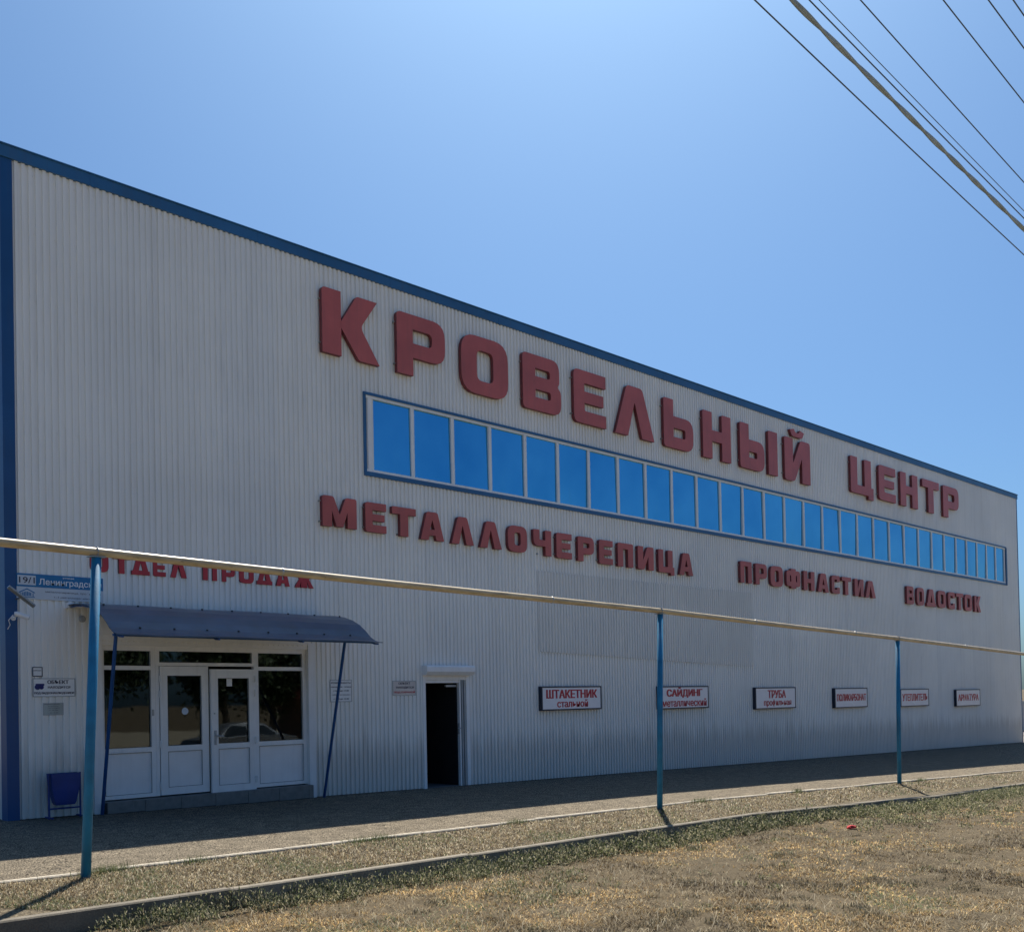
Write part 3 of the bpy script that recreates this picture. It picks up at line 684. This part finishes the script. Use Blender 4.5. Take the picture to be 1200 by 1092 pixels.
for cxk, rk in ((5.625, .040), (5.68, .034)):
    cmk.tube([(cxk, yy-.001, 1.905), (cxk, yy-.006, 1.905)], rk, 14)
cmk.box(5.60, 5.72, yy-.0055, yy-.001, 1.925, 1.955)
obj('camera_emblem', cmk, m_ink_navy, nr)
plate('notice_plate', 'small greenish plate with fine print below the video surveillance plate', 5.70, 5.995, 1.49, 1.67, pmat('greenish_plate', (.44, .48, .45), .45, dirt=.3), [('уважаемые покупатели', .05, .8, .86, .92, m_ink_dark, 0), ('магазин работает', .25, .75, .70, .76, m_ink_dark, 0), ('без выходных', .25, .8, .55, .61, m_ink_dark, 0), ('с 8.00', .3, .72, .38, .44, m_ink_dark, 0), ('до 18.00', .33, .72, .16, .23, m_ink_dark, 0)])
plate('notice_plate', 'white opening hours plate on the wall behind the right canopy strut', 10.755, 11.235, 1.60, 2.005, m_paper, [('РЕЖИМ РАБОТЫ', .06, .94, .82, .90, m_ink_dark, .02), ('понедельник - пятница', .04, .96, .64, .70, m_ink_dark, 0), ('с 8.00 до 17.00', .15, .85, .46, .54, m_ink_dark, .02), ('суббота - воскресенье', .08, .92, .29, .35, m_ink_dark, 0), ('с 8.00 до 15.00', .15, .85, .09, .17, m_ink_dark, .02)])
plate('notice_plate', 'cream plate reading ОБЪЕКТ НАХОДИТСЯ ПОД ОХРАНОЙ beside the open service door', 12.19, 12.76, 1.70, 1.985, m_plate_pink, [('ОБЪЕКТ', .25, .75, .74, .90, m_ink_dark, .02), ('НАХОДИТСЯ', .15, .9, .45, .62, m_ink_dark, .02), ('ПОД ОХРАНОЙ', .05, .96, .14, .32, m_ink_red, .03)])

# floodlight tube, camera, boxes by the corner
fl = root('tube_floodlight', 'slanting silver tube floodlight bracketed to the blue corner trim', 'lamp', (5.4, D-.03, 3.2))
a_, b_ = Vector((5.14, D-.32, 3.32)), Vector((5.50, D-.30, 3.06))
obj('lamp_housing', MB().tube([a_, b_], .032, 4), m_steel, fl)
obj('bracket', MB().tube([(5.34, D-.03, 3.18), (5.34, D-.29, 3.19)], .012, 6), m_steel, fl)
cc = root('security_camera', 'white bullet security camera on the blue corner trim under the floodlight', 'camera', (5.3, D-.03, 2.9))
obj('camera_housing', MB().tube([(5.26, D-.20, 2.955), (5.28, D-.21, 2.953), (5.44, D-.26, 2.895)], [.026, .036, .036], 12), m_white, cc)
obj('lens', MB().tube([(5.44, D-.261, 2.895), (5.443, D-.262, 2.894)], .026, 12), m_dark, cc)
obj('mount', MB().tube([(5.30, D-.03, 2.90), (5.27, D-.12, 2.90), (5.31, D-.21, 2.93)], .012, 6).tube([(5.30, D-.031, 2.90), (5.30, D-.045, 2.90)], .035, 10), m_white, cc)
obj('cable', MB().tube([(5.25, D-.18, 2.94), (5.20, D-.14, 2.86), (5.24, D-.08, 2.80), (5.22, D-.04, 2.74)], .006, 5), m_white, cc)
jb = root('motion_sensor', 'small white box sensor hanging under the street name sign', 'sensor', (6.1, D-.02, 3.1))
obj('sensor_body', MB().box(6.04, 6.14, D-.10, D-.015, 3.08, 3.165), m_white, jb)
obj('sensor_eye', MB().tube([(6.09, D-.10, 3.105), (6.09, D-.115, 3.10)], .02, 10), m_grey, jb)
rb = tag(obj('wall_siren', MB().tube([(6.29, D-.014, 2.93), (6.29, D-.05, 2.93), (6.29, D-.065, 2.93)], [.05, .05, .03], 14), m_grey), 'small round grey siren on the ribbed wall left of the canopy', 'siren')

# litter bin
bn = root('litter_bin', 'blue tipping litter bin on a tube stand against the wall left of the entrance', 'bin', (6.0, 15.25, 0))
yb0, yb1 = 15.22, 15.42
mb = MB(); top = [(5.69, yb0), (6.11, yb0), (6.11, yb1), (5.69, yb1)]; bot = [(5.77, yb0+.03), (6.03, yb0+.03), (6.03, yb1-.05), (5.77, yb1-.05)]
lv = [(.64, 0.), (.40, .25), (.22, .75), (.18, 1.)]
for z_, t in lv:
    mb.v += [((1-t)*a[0]+t*b_[0], (1-t)*a[1]+t*b_[1], z_) for a, b_ in zip(top, bot)]
for i in range(3):
    for k in range(4): q = (k+1) % 4; mb.f.append((i*4+k, (i+1)*4+k, (i+1)*4+q, i*4+q)); mb.m.append(0)
mb.f.append((12, 13, 14, 15)[::-1]); mb.m.append(0)
o_ = obj('bucket', mb, m_bin, bn)
sm = o_.modifiers.new('wall', 'SOLIDIFY'); sm.thickness = .006
st_ = MB()
for xx in (5.68, 6.13): st_.tube([(xx, 15.30, -.02), (xx, 15.30, .645)], .014, 6); st_.tube([(xx, 15.16, .005), (xx, 15.44, .005)], .013, 6)
st_.tube([(5.68, 15.30, .13), (6.13, 15.30, .13)], .014, 6)
obj('stand', st_, m_bin, bn)

# ------------------------------------------------------------------ overhead gas pipe on posts
posts = [((3.93, 9.72), (4.07, 9.70), 3.075), ((12.76, 9.68), (12.86, 9.66), 2.915), ((21.19, 9.72), (21.24, 9.70), 2.715), ((29.6, 9.74), (29.62, 9.72), 2.485), ((-4.7, 9.72), (-4.65, 9.70), 3.22)]
pl = ['blue steel post holding the pipe in front of the entrance, leaning slightly', 'blue steel post holding the pipe between the ШТАКЕТНИК and ТРУБА light boxes', 'blue steel post holding the pipe in front of the УТЕПЛИТЕЛЬ light box', 'blue steel post holding the pipe beyond the right edge of view', 'blue steel post holding the pipe beyond the left edge of view']
for (b0, t0, zt), lb in zip(posts, pl):
    zz = H(*b0)-.12; p_ = root('pipe_post', lb, 'post', (b0[0], b0[1], H(*b0)-.02), 'blue posts under the gas pipe')
    obj('shaft', MB().tube([(b0[0], b0[1], zz), (t0[0], t0[1], zt-.043)], .045, 16), m_pole, p_, smooth=True)
    s_ = MB().box(t0[0]-.075, t0[0]+.075, t0[1]-.05, t0[1]+.05, zt-.052, zt-.043)
    ring = [(t0[0]+.0, t0[1]+math.cos(a)*.048, zt+math.sin(a)*.048) for a in [R(-60+30*i) for i in range(11)]]
    s_.tube(ring, .007, 5); obj('saddle_clamp', s_, m_steel, p_)
pp = [(-12, 9.70, 3.35), (-4.65, 9.70, 3.22), (0, 9.70, 3.14), (4.07, 9.70, 3.075), (7.4, 9.685, 3.005), (12.86, 9.66, 2.915), (17, 9.68, 2.81), (21.24, 9.70, 2.715), (25.5, 9.71, 2.60), (29.62, 9.72, 2.485), (38, 9.74, 2.30)]
gp = tag(obj('gas_pipe', MB().tube([(a, b_, c) for a, b_, c in pp], .042, 20), m_pipe, origin=(4.07, 9.7, 3.0), smooth=True), 'long cream painted gas pipe running overhead on blue posts across the whole view', 'pipe')
def pipe_at(x): return Vector((x, np.interp(x, [q[0] for q in pp], [q[1] for q in pp]), np.interp(x, [q[0] for q in pp], [q[2] for q in pp])))
for x_ in (1.1, 6.1, 10.4, 15.6, 19.3, 24.9):
    obj('weld_bead', MB().tube([pipe_at(x_-.012), pipe_at(x_-.004), pipe_at(x_+.004), pipe_at(x_+.012)], [.0425, .047, .047, .0425], 16), m_steel, gp, smooth=True)
mb = MB()
# ------------------------------------------------------------------ overhead wires and their poles
W = [('A',4.55,(7.555,7.447),(13.855,7.134),.007,'lowest thin black overhead wire, left of the thick twisted cable'), ('C',4.20,(7.834,7.402),(12.824,7.154),.0065,'thin overhead wire close beside the thick twisted cable on its right'),
     ('C2',4.12,(7.80,7.372),(12.60,7.135),.0042,'thinnest overhead wire running next to the pair beside the twisted cable'), ('D',3.9,(8.143,7.397),(11.939,7.165),.006,'single overhead wire in the middle of the bundle, well clear of the twisted cable'),
     ('E',3.4,(8.608,7.364),(10.468,7.245),.006,'overhead wire crossing the upper right, third in from the frame corner'), ('F',3.1,(8.780,7.294),(9.585,7.25),.006,'overhead wire second in from the upper right frame corner'), ('G',2.9,(8.757,7.183),(8.986,7.165),.006,'short stretch of overhead wire nearest the upper right frame corner')]
def wpath(y, p, q, x, c=.0011):
    s = (q[1]-p[1])/(q[0]-p[0]); s = max(s, -.062)
    return p[1] + s*(x-p[0]) + c*(x-p[0])*(x-q[0])
for nm, y, p, q, r, lb in W:
    tag(obj('overhead_wire', MB().tube([(x_, y, wpath(y, p, q, x_)) for x_ in np.arange(-16, 40.1, 1.0)], r, 6), m_wire), lb, 'wire', 'overhead wires')
tc = root('twisted_cable', 'thick grey twisted overhead cable crossing the sky in the upper right', 'cable', (12, 4.3, 7.2))
pB, qB = (7.731, 7.404), (13.118, 7.148)
for s_ in range(2):
    pts = []
    for x_ in np.arange(-16, 40.01, .06):
        wob = .012*math.sin(x_*2.3)+.01*math.sin(x_*5.1+1)
        a = 2*math.pi*(x_/1.25 + s_/2) + .5*math.sin(x_*1.7)
        pts.append((x_, 4.3+math.cos(a)*.0085 + wob*.3, wpath(4.3, pB, qB, x_) + math.sin(a)*.0085 + wob*.4))
    obj('strand', MB().tube(pts, .0155, 8), m_cable, tc, smooth=True)
m_wood = pmat('weathered_pole_wood', (.18, .14, .10), .85, var=.3, sc=(8,8,1), bmp=.4)
for xp, zt, lb in ((-16, 9.9, 'timber utility pole carrying the overhead wires, behind the viewer'), (40, 7.8, 'timber utility pole carrying the overhead wires, far along the street')):
    u = root('utility_pole', lb, 'pole', (xp, 3.7, H(xp, 3.7)-.2), 'utility poles')
    obj('pole_shaft', MB().tube([(xp, 3.7, H(xp, 3.7)-.5), (xp, 3.7, zt)], [.16, .11], 14), m_wood, u, smooth=True)
    obj('crossarm', MB().box(xp-.06, xp+.06, 2.7, 4.8, zt-.62, zt-.52), m_wood, u)
    for yq in (2.9, 3.1, 3.4, 3.9, 4.2, 4.55): obj('insulator', MB().tube([(xp, yq, zt-.52), (xp, yq, zt-.42), (xp, yq, zt-.36)], [.03, .045, .025], 8), m_white, u)

# ------------------------------------------------------------------ grass, weeds and litter
def blades(name, label, pos, ln, wd, lean, cols, mat, kind='stuff'):
    n_ = len(pos); az = rng.uniform(0, 2*np.pi, n_); tilt = lean
    dx, dy = np.cos(az), np.sin(az); px_, py_ = -dy, dx
    az2 = az + rng.normal(0, .9, n_)
    b0 = pos + np.stack([px_, py_, 0*px_], 1)*(wd/2)[:, None]; b1 = pos - np.stack([px_, py_, 0*px_], 1)*(wd/2)[:, None]
    mid = pos + np.stack([dx*np.sin(tilt*.6), dy*np.sin(tilt*.6), np.cos(tilt*.6)], 1)*(ln*.55)[:, None]
    tip = mid + np.stack([np.cos(az2)*np.sin(tilt*1.25), np.sin(az2)*np.sin(tilt*1.25), np.cos(tilt*1.25)], 1)*(ln*.5)[:, None]
    m0 = mid + np.stack([px_, py_, 0*px_], 1)*(wd*.35)[:, None]; m1 = mid - np.stack([px_, py_, 0*px_], 1)*(wd*.35)[:, None]
    V = np.stack([b0, b1, m1, m0, tip], 1).reshape(-1, 3)
    me = bpy.data.meshes.new(name); nv = len(V); i0 = np.arange(n_)*5
    loops = np.stack([i0, i0+1, i0+2, i0+3, i0+3, i0+2, i0+4], 1).reshape(-1)
    me.vertices.add(nv); me.vertices.foreach_set('co', V.reshape(-1).astype(np.float32))
    me.loops.add(len(loops)); me.loops.foreach_set('vertex_index', loops.astype(np.int32))
    st = np.stack([np.arange(n_)*7, np.arange(n_)*7+4], 1).reshape(-1)
    me.polygons.add(len(st)); me.polygons.foreach_set('loop_start', st.astype(np.int32))
    me.update(calc_edges=True)
    ca = me.color_attributes.new('tone', 'FLOAT_COLOR', 'POINT')
    cc_ = np.repeat(np.concatenate([cols, np.ones((n_, 1))], 1), 5, axis=0).astype(np.float32)
    ca.data.foreach_set('color', cc_.reshape(-1))
    me.materials.append(mat); o = link(name, me, kind=kind); tag(o, label, 'grass'); return o
m_blade, n, b = nodes('grass_blade')
at = N(n, 'ShaderNodeAttribute', attribute_name='tone'); n.links.new(at.outputs['Color'], b.inputs['Base Color'])
b.inputs['Roughness'].default_value = .6; b.inputs['Specular IOR Level'].default_value = .25
out = [x for x in n.nodes if x.type == 'OUTPUT_MATERIAL'][0]
tl = N(n, 'ShaderNodeBsdfTranslucent'); n.links.new(at.outputs['Color'], tl.inputs[0])
mxs = N(n, 'ShaderNodeMixShader'); mxs.inputs[0].default_value = .45
n.links.new(b.outputs[0], mxs.inputs[1]); n.links.new(tl.outputs[0], mxs.inputs[2]); n.links.new(mxs.outputs[0], out.inputs[0])
straw = np.array([[.36,.28,.16],[.24,.17,.09],[.52,.43,.27],[.10,.07,.04],[.27,.22,.14],[.06,.045,.03],[.72,.64,.47]])
green = np.array([[.07,.10,.04],[.10,.12,.055],[.13,.145,.07],[.085,.095,.05]])
def pick(pal, n_, j=.15): return pal[rng.integers(0, len(pal), n_)]*rng.uniform(1-j, 1+j, (n_, 1))
def vn(X, Y, s, o=0): return np.array([noise.noise(Vector((a*s, b_*s, o))) for a, b_ in zip(X, Y)])
def wedge(n_, ylo, yhi, dmin, dmax, umin=-.62, umax=.66, pw=1.0):
    """points spread over what lies in front of the viewer, denser nearby"""
    out_ = []; need = n_
    while need > 0:
        d = (rng.uniform(dmax**-pw, dmin**-pw, need*3))**(-1/pw); u = rng.uniform(umin, umax, need*3)
        X = d*(.704+.710*u); Y = d*(.710-.704*u)
        k = (Y > ylo) & (Y < yhi); P_ = np.stack([X[k], Y[k]], 1)[:need]; out_.append(P_); need -= len(P_)
    return np.concatenate(out_)
# foreground
P = wedge(230000, 1.5, 8.50, 6.2, 32, pw=.9)
P = P[P[:, 1] < np.array([kerbY(x)-.09 for x in P[:, 0]])]
d = np.hypot(P[:, 0], P[:, 1]); n_ = len(P)
g = vn(P[:, 0], P[:, 1], .8, 5) + .5*vn(P[:, 0], P[:, 1], 2.6, 9); keep = rng.uniform(0, 1, n_) < np.clip(.62 + 2.0*vn(P[:, 0], P[:, 1], 1.1, 2) + 1.0*vn(P[:, 0], P[:, 1], 4., 22), .08, 1)
P, d, g = P[keep], d[keep], g[keep]; n_ = len(P)
near_kerb = np.array([kerbY(x) for x in P[:, 0]]) - P[:, 1]
isg = rng.uniform(0, 1, n_) < np.clip(.10 + .9*(g-.12), .04, .6)
tone_ = np.clip(1.0 + 2.2*vn(P[:, 0], P[:, 1], .5, 31) + 1.3*vn(P[:, 0], P[:, 1], 1.9, 37), .25, 1.7)
cols = np.where(isg[:, None], pick(green, n_)*1.2, pick(straw, n_)*np.array([.98, .82, .56]))*tone_[:, None]
Z = np.array([L(x, y) for x, y in P])
blades('dry_grass', 'parched straw grass covering the ground in front of the outer kerb', np.column_stack([P, Z-.004]), rng.uniform(.025, .075, n_), np.clip(.005*d/8, .0045, .015)*rng.uniform(.5, 1.4, n_), np.abs(rng.normal(1.38, .26, n_)), cols, m_blade)
# strip between kerbs
P = wedge(60000, 8.72, 9.83, 8.5, 40, pw=.8); d = np.hypot(P[:, 0], P[:, 1]); n_ = len(P)
k = P[:, 1] > np.array([kerbY(x)+.085 for x in P[:, 0]]); P, d = P[k], d[k]; n_ = len(P)
g = vn(P[:, 0], P[:, 1], 1.1, 15)
isg = rng.uniform(0, 1, n_) < np.clip(.14 + .8*g, .05, .6)
cols = np.where(isg[:, None], pick(green, n_)*1.5, pick(straw, n_)*1.05)
Z = np.array([S(x, y) for x, y in P])
blades('strip_grass', 'short dry grass on the narrow strip between the two kerbs', np.column_stack([P, Z-.003]), rng.uniform(.02, .07, n_), np.clip(.005*d/8, .005, .014)*rng.uniform(.6, 1.4, n_), np.abs(rng.normal(1.2, .32, n_)), cols, m_blade)
# tufts along the inner kerb and asphalt edge
xs_ = []
for c in (4.1, 4.25, 5.1, 7.2, 7.5, 9.8, 14.1, 17.2, 22.5): xs_ += list(rng.normal(c, .12, 160))
xs_ = np.array(xs_); ys_ = rng.normal(9.84, .035, len(xs_)); n_ = len(xs_)
blades('kerb_tufts', 'small green tufts growing along the pale inner kerb', np.column_stack([xs_, ys_, [S(x, y)-.005 for x, y in zip(xs_, ys_)]]), rng.uniform(.04, .11, n_), np.full(n_, .006), np.abs(rng.normal(.6, .3, n_)), pick(green, n_)*1.3, m_blade)
# weeds: sprawling knotgrass mats against the outer kerb and to the right
cl = []
for i in range(520):
    x_ = rng.uniform(2.6, 26)
    if x_ < 16:
        yw = kerbY(x_) - .13 - abs(rng.normal(0, .12 + .06*(5 < x_ < 12)))
        if rng.uniform() > (.95 if x_ > 3.4 else .3): continue
    else: yw = kerbY(x_) - .15 - abs(rng.normal(0, .18))
    cl.append((x_, yw, rng.uniform(.07, .16)))
for i in range(40): cl.append((rng.normal(18, 1.8), rng.normal(7.3, .42), rng.uniform(.06, .13)))
for i in range(22): cl.append((rng.normal(7.3, .5), rng.normal(7.0, .3), rng.uniform(.04, .09)))
for i in range(60):
    x_ = rng.uniform(4, 18); cl.append((x_, rng.uniform(4.5, 7.9), rng.uniform(.03, .06)))
P3 = []; LN = []
for (x_, y_, r_) in cl:
    k = int(150*(r_/.12)**1.5)
    a = rng.uniform(0, 2*np.pi, k); rr = r_*1.9*np.sqrt(rng.uniform(0, 1, k)); X = x_+rr*np.cos(a); Y = np.minimum(y_+rr*np.sin(a), kerbY(x_)-.085)
    hgt = r_*1.35*np.sqrt(np.clip(1-(rr/(r_*2))**2, 0, 1))*rng.uniform(.1, 1, k)
    P3.append(np.column_stack([X, Y, [L(p, q) for p, q in zip(X, Y)] + hgt])); 
P3 = np.concatenate(P3); n_ = len(P3); P3[:, 2] -= .005
dd = np.hypot(P3[:, 0], P3[:, 1])
weedpal = np.array([[.10,.125,.05],[.17,.185,.085],[.31,.29,.17],[.46,.41,.26],[.05,.06,.028]])
# dark dead clumps
dc = []
for i in range(300):
    q = wedge(1, 2.2, 8.2, 6.4, 20, pw=1.)[0]
    if noise.noise(Vector((q[0]*.5, q[1]*.5, 71))) < -.02: dc.append((q[0], q[1], rng.uniform(.03, .085)))
D3 = []
for (x_, y_, r_) in dc:
    k = int(170*(r_/.07)**1.6); a = rng.uniform(0, 2*np.pi, k); rr = r_*2.0*np.sqrt(rng.uniform(0, 1, k)); X = x_+rr*np.cos(a)*1.3; Y = y_+rr*np.sin(a)
    D3.append(np.column_stack([X, Y, [L(p, q) for p, q in zip(X, Y)] + r_*.7*rng.uniform(0, 1, k)*np.clip(1-rr/(r_*2.1), 0, 1)]))
D3 = np.concatenate(D3)
blades('withered_clumps', 'dark withered weed clumps dotted over the dry ground', D3, rng.uniform(.02, .06, len(D3)), np.full(len(D3), .006), np.abs(rng.normal(1.1, .4, len(D3))), pick(np.array([[.07,.06,.035],[.10,.085,.05],[.05,.05,.03],[.16,.135,.08],[.30,.25,.16]]), len(D3), .2), m_blade)
blades('creeping_weeds', 'grey green creeping weeds heaped against the outer kerb', P3, rng.uniform(.018, .055, n_), np.clip(.007*dd/8, .007, .014)*rng.uniform(.7, 1.3, n_), np.abs(rng.normal(1.05, .45, n_)), pick(weedpal, n_, .25), m_blade)
# longer pale stems lying about
P = wedge(7500, 2.5, 8.3, 6.8, 22, pw=1.); n_ = len(P)
blades('straw_stems', 'longer bleached stalks lying loose on the dry ground', np.column_stack([P, [L(x, y)+.022 for x, y in P]]), rng.uniform(.05, .16, n_), np.full(n_, .0048), rng.uniform(1.25, 1.62, n_), pick(np.array([[.50,.43,.29],[.38,.31,.19]]), n_), m_blade)
# stones on the asphalt
mb = MB()
for i in range(450):
    Pq = wedge(1, 9.98, 12.5, 9, 30)[0]; s_ = random.uniform(.004, .010); z_ = H(*Pq)+.004
    x_, y_ = Pq; mb.v += [(x_-s_, y_-s_*.7, z_), (x_+s_, y_-s_*.8, z_), (x_+s_*.8, y_+s_, z_), (x_-s_, y_+s_*.8, z_), (x_+s_*.1, y_, z_+s_*1.1)]
    q = len(mb.v)-5
    for t in ((0,1,4),(1,2,4),(2,3,4),(3,0,4)): mb.f.append(tuple(q+k for k in t)); mb.m.append(0)
tag(obj('loose_gravel', mb, m_strip, kind='stuff'), 'loose grit scattered on the asphalt apron', 'gravel')
# red litter in the grass
lp = root('litter_scrap', 'crumpled red plastic scrap lying in the dry grass', 'litter', (14.3, 7.3, L(14.3, 7.3)))
bm = bmesh.new(); bmesh.ops.create_icosphere(bm, subdivisions=2, radius=.06)
for v in bm.verts:
    v.co.z *= .45; v.co.x *= 1.7; v.co += Vector(v.co).normalized()*.035*noise.noise(v.co*30)
me = bpy.data.meshes.new('scrap'); bm.to_mesh(me); bm.free(); me.materials.append(pmat('red_plastic', (.55, .02, .02), .4)); link('scrap', me, lp, (0, 0, .04))

# ------------------------------------------------------------------ what the panes mirror, across the street
def tree(x_, y_, h, rad, label, seed):
    rg = np.random.default_rng(seed); t = root('broadleaf_tree', label, 'tree', (x_, y_, H(x_, y_)-.3), 'trees across the street')
    z0 = H(x_, y_)-.3; mb = MB().tube([(x_, y_, z0), (x_+.1, y_, z0+h*.3), (x_-.1, y_+.1, z0+h*.6)], [.2, .15, .08], 10)
    for k in range(6):
        a = rg.uniform(0, 6.28); mb.tube([(x_, y_, z0+h*(.3+.04*k)), (x_+math.cos(a)*rad*.7, y_+math.sin(a)*rad*.7, z0+h*(.55+.05*k))], [.09, .03], 6)
    obj('trunk', mb, m_wood, t)
    n_ = 9000; cl_ = rg.normal(0, 1, (26, 3)); cl_ /= np.linalg.norm(cl_, axis=1)[:, None]; cl_ *= rg.uniform(.3, .85, (26, 1))
    c0 = cl_[rg.integers(0, 26, n_)] + rg.normal(0, .17, (n_, 3)); Pq = c0*np.array([rad, rad, h*.38]) + np.array([x_, y_, z0+h*.62])
    me_ = MB(); nn = rg.normal(0, 1, (n_, 3)); nn /= np.linalg.norm(nn, axis=1)[:, None]; q = rg.normal(0, 1, (n_, 3)); a = np.cross(nn, q); a /= np.linalg.norm(a, axis=1)[:, None]; b2 = np.cross(nn, a)
    s_ = .13; V = np.stack([Pq-a*s_, Pq-b2*s_*.6, Pq+a*s_, Pq+b2*s_*.6], 1).reshape(-1, 3)
    me_.v = [tuple(v) for v in V]; me_.f = [(4*i, 4*i+1, 4*i+2, 4*i+3) for i in range(n_)]; me_.m = [0]*n_
    obj('crown', me_, m_leaf, t)
m_leaf = pmat('leaf_green', (.055, .085, .03), .6, var=.4, scale=1.5)
for i, (x_, y_, h, r_) in enumerate([(14, -13, 7, 2.6), (19, -15, 8.5, 3.2), (24.5, -13, 6.5, 2.6), (29, -16, 8, 3.0), (41, -15, 7.5, 2.8)]):
    tree(x_, y_, h, r_, ['small leafy tree farthest left across the street', 'tall dense tree across the street', 'low round tree across the street by the house', 'leafy tree rising behind the red roofed house', 'leafy tree farthest right across the street'][i], 40+i)
hb = root('brick_house', 'single storey brick house with dark red roof across the street', 'house', (34, -13, H(34, -13)-.3))
zh = H(34, -13)-.3
m_brick = pmat('house_brick', (.28, .17, .12), .85, var=.25, scale=6); m_rooft = pmat('dark_red_roof', (.16, .045, .035), .6, var=.2)
obj('house_wall', MB().box(30, 38.5, -17, -11, zh, zh+3.0), m_brick, hb)
rf = MB(); rf.v = [(29.5,-10.6,zh+2.95),(39,-10.6,zh+2.95),(39,-17.4,zh+2.95),(29.5,-17.4,zh+2.95),(31.5,-14,zh+5.2),(37,-14,zh+5.2)]; rf.f = [(0,1,5,4),(1,2,5),(2,3,4,5),(3,0,4),(3,2,1,0)]; rf.m = [0]*5
obj('roof', rf, m_rooft, hb)
for xx in (31.2, 33.8, 36.4):
    f_ = obj('window', rect_frame(MB(), xx, xx+1.2, zh+1.0, zh+2.3, .08, .08, .08, .08, -11, -10.95), m_white, hb); obj('pane', MB().box(xx+.08, xx+1.12, -10.99, -10.97, zh+1.08, zh+2.22), m_glass, f_)
# parked car mirrored in the right door leaf
cx0, cy0 = 21.0, -5.2; zc = H(cx0, cy0)-.10
car = root('parked_car', 'silver grey saloon car parked along the street opposite the shop', 'car', (cx0, cy0, zc))
prof = [(-2.15,.35),(-2.2,.62),(-2.1,.86),(-1.55,.95),(-.95,1.38),(-.1,1.46),(.65,1.40),(1.25,.98),(2.0,.86),(2.2,.66),(2.18,.34)]
nseg = [( -.82, .93), (-.86, 1.0), (-.7, 1.0), (.7, 1.0), (.86, 1.0), (.82, .93)]
mb = MB(); n_ = len(prof)
for j, yy in enumerate((-.86, -.72, .72, .86)):
    for (px_, pz_) in prof:
        inn = max(0, pz_-.9)*.45; sgn = -1 if yy < 0 else 1
        zq = pz_ if abs(yy) < .8 else pz_-.04; mb.v.append((cx0+px_, cy0+yy-sgn*inn*(1 if abs(yy) > .8 else .6), zc+zq))
for j in range(3):
    for i in range(n_): q = (i+1) % n_; mb.f.append((j*n_+i, j*n_+q, (j+1)*n_+q, (j+1)*n_+i)); mb.m.append(0)
mb.f.append(tuple(range(n_))); mb.f.append(tuple(range(3*n_, 4*n_))[::-1]); mb.m += [0, 0]
obj('body', mb, pmat('silver_car_paint', (.35, .36, .37), .25, .6, var=.03), car)
m_cg = pmat('car_glass', (.02, .025, .03), .08, var=.05)
for sg in (-1, 1):
    yq = cy0+sg*.80
    for (a, b_, c, d) in ((-1.35,-.25,-.95,-.25), (-.18,1.1,-.18,.62)):
        P_ = [(cx0+a, yq+sg*.035, zc+.97), (cx0+b_, yq+sg*.035, zc+.97), (cx0+d, yq-sg*.13, zc+1.34), (cx0+c, yq-sg*.13, zc+1.34)]
        obj('side_window', MB().quad(*P_), m_cg, car)
    for xq in (-1.35, 1.35):
        wh = obj('wheel', MB().tube([(cx0+xq, cy0+sg*.62, zc+.31), (cx0+xq, cy0+sg*.875, zc+.31)], .31, 20), m_dark, car)
        obj('rim', MB().tube([(cx0+xq, cy0+sg*.876, zc+.31), (cx0+xq, cy0+sg*.885, zc+.31)], .2, 14), m_steel, wh)
# grey sheet fence beyond the far corner
fr = root('sheet_fence', 'low grey metal sheet fence beyond the far corner of the warehouse', 'fence', (70, 24, -1))
for i in range(16): obj('fence_panel', MB().box(56+i*2.0, 57.97+i*2.0, 22, 22.05, -1.5, .85), m_grey, fr)
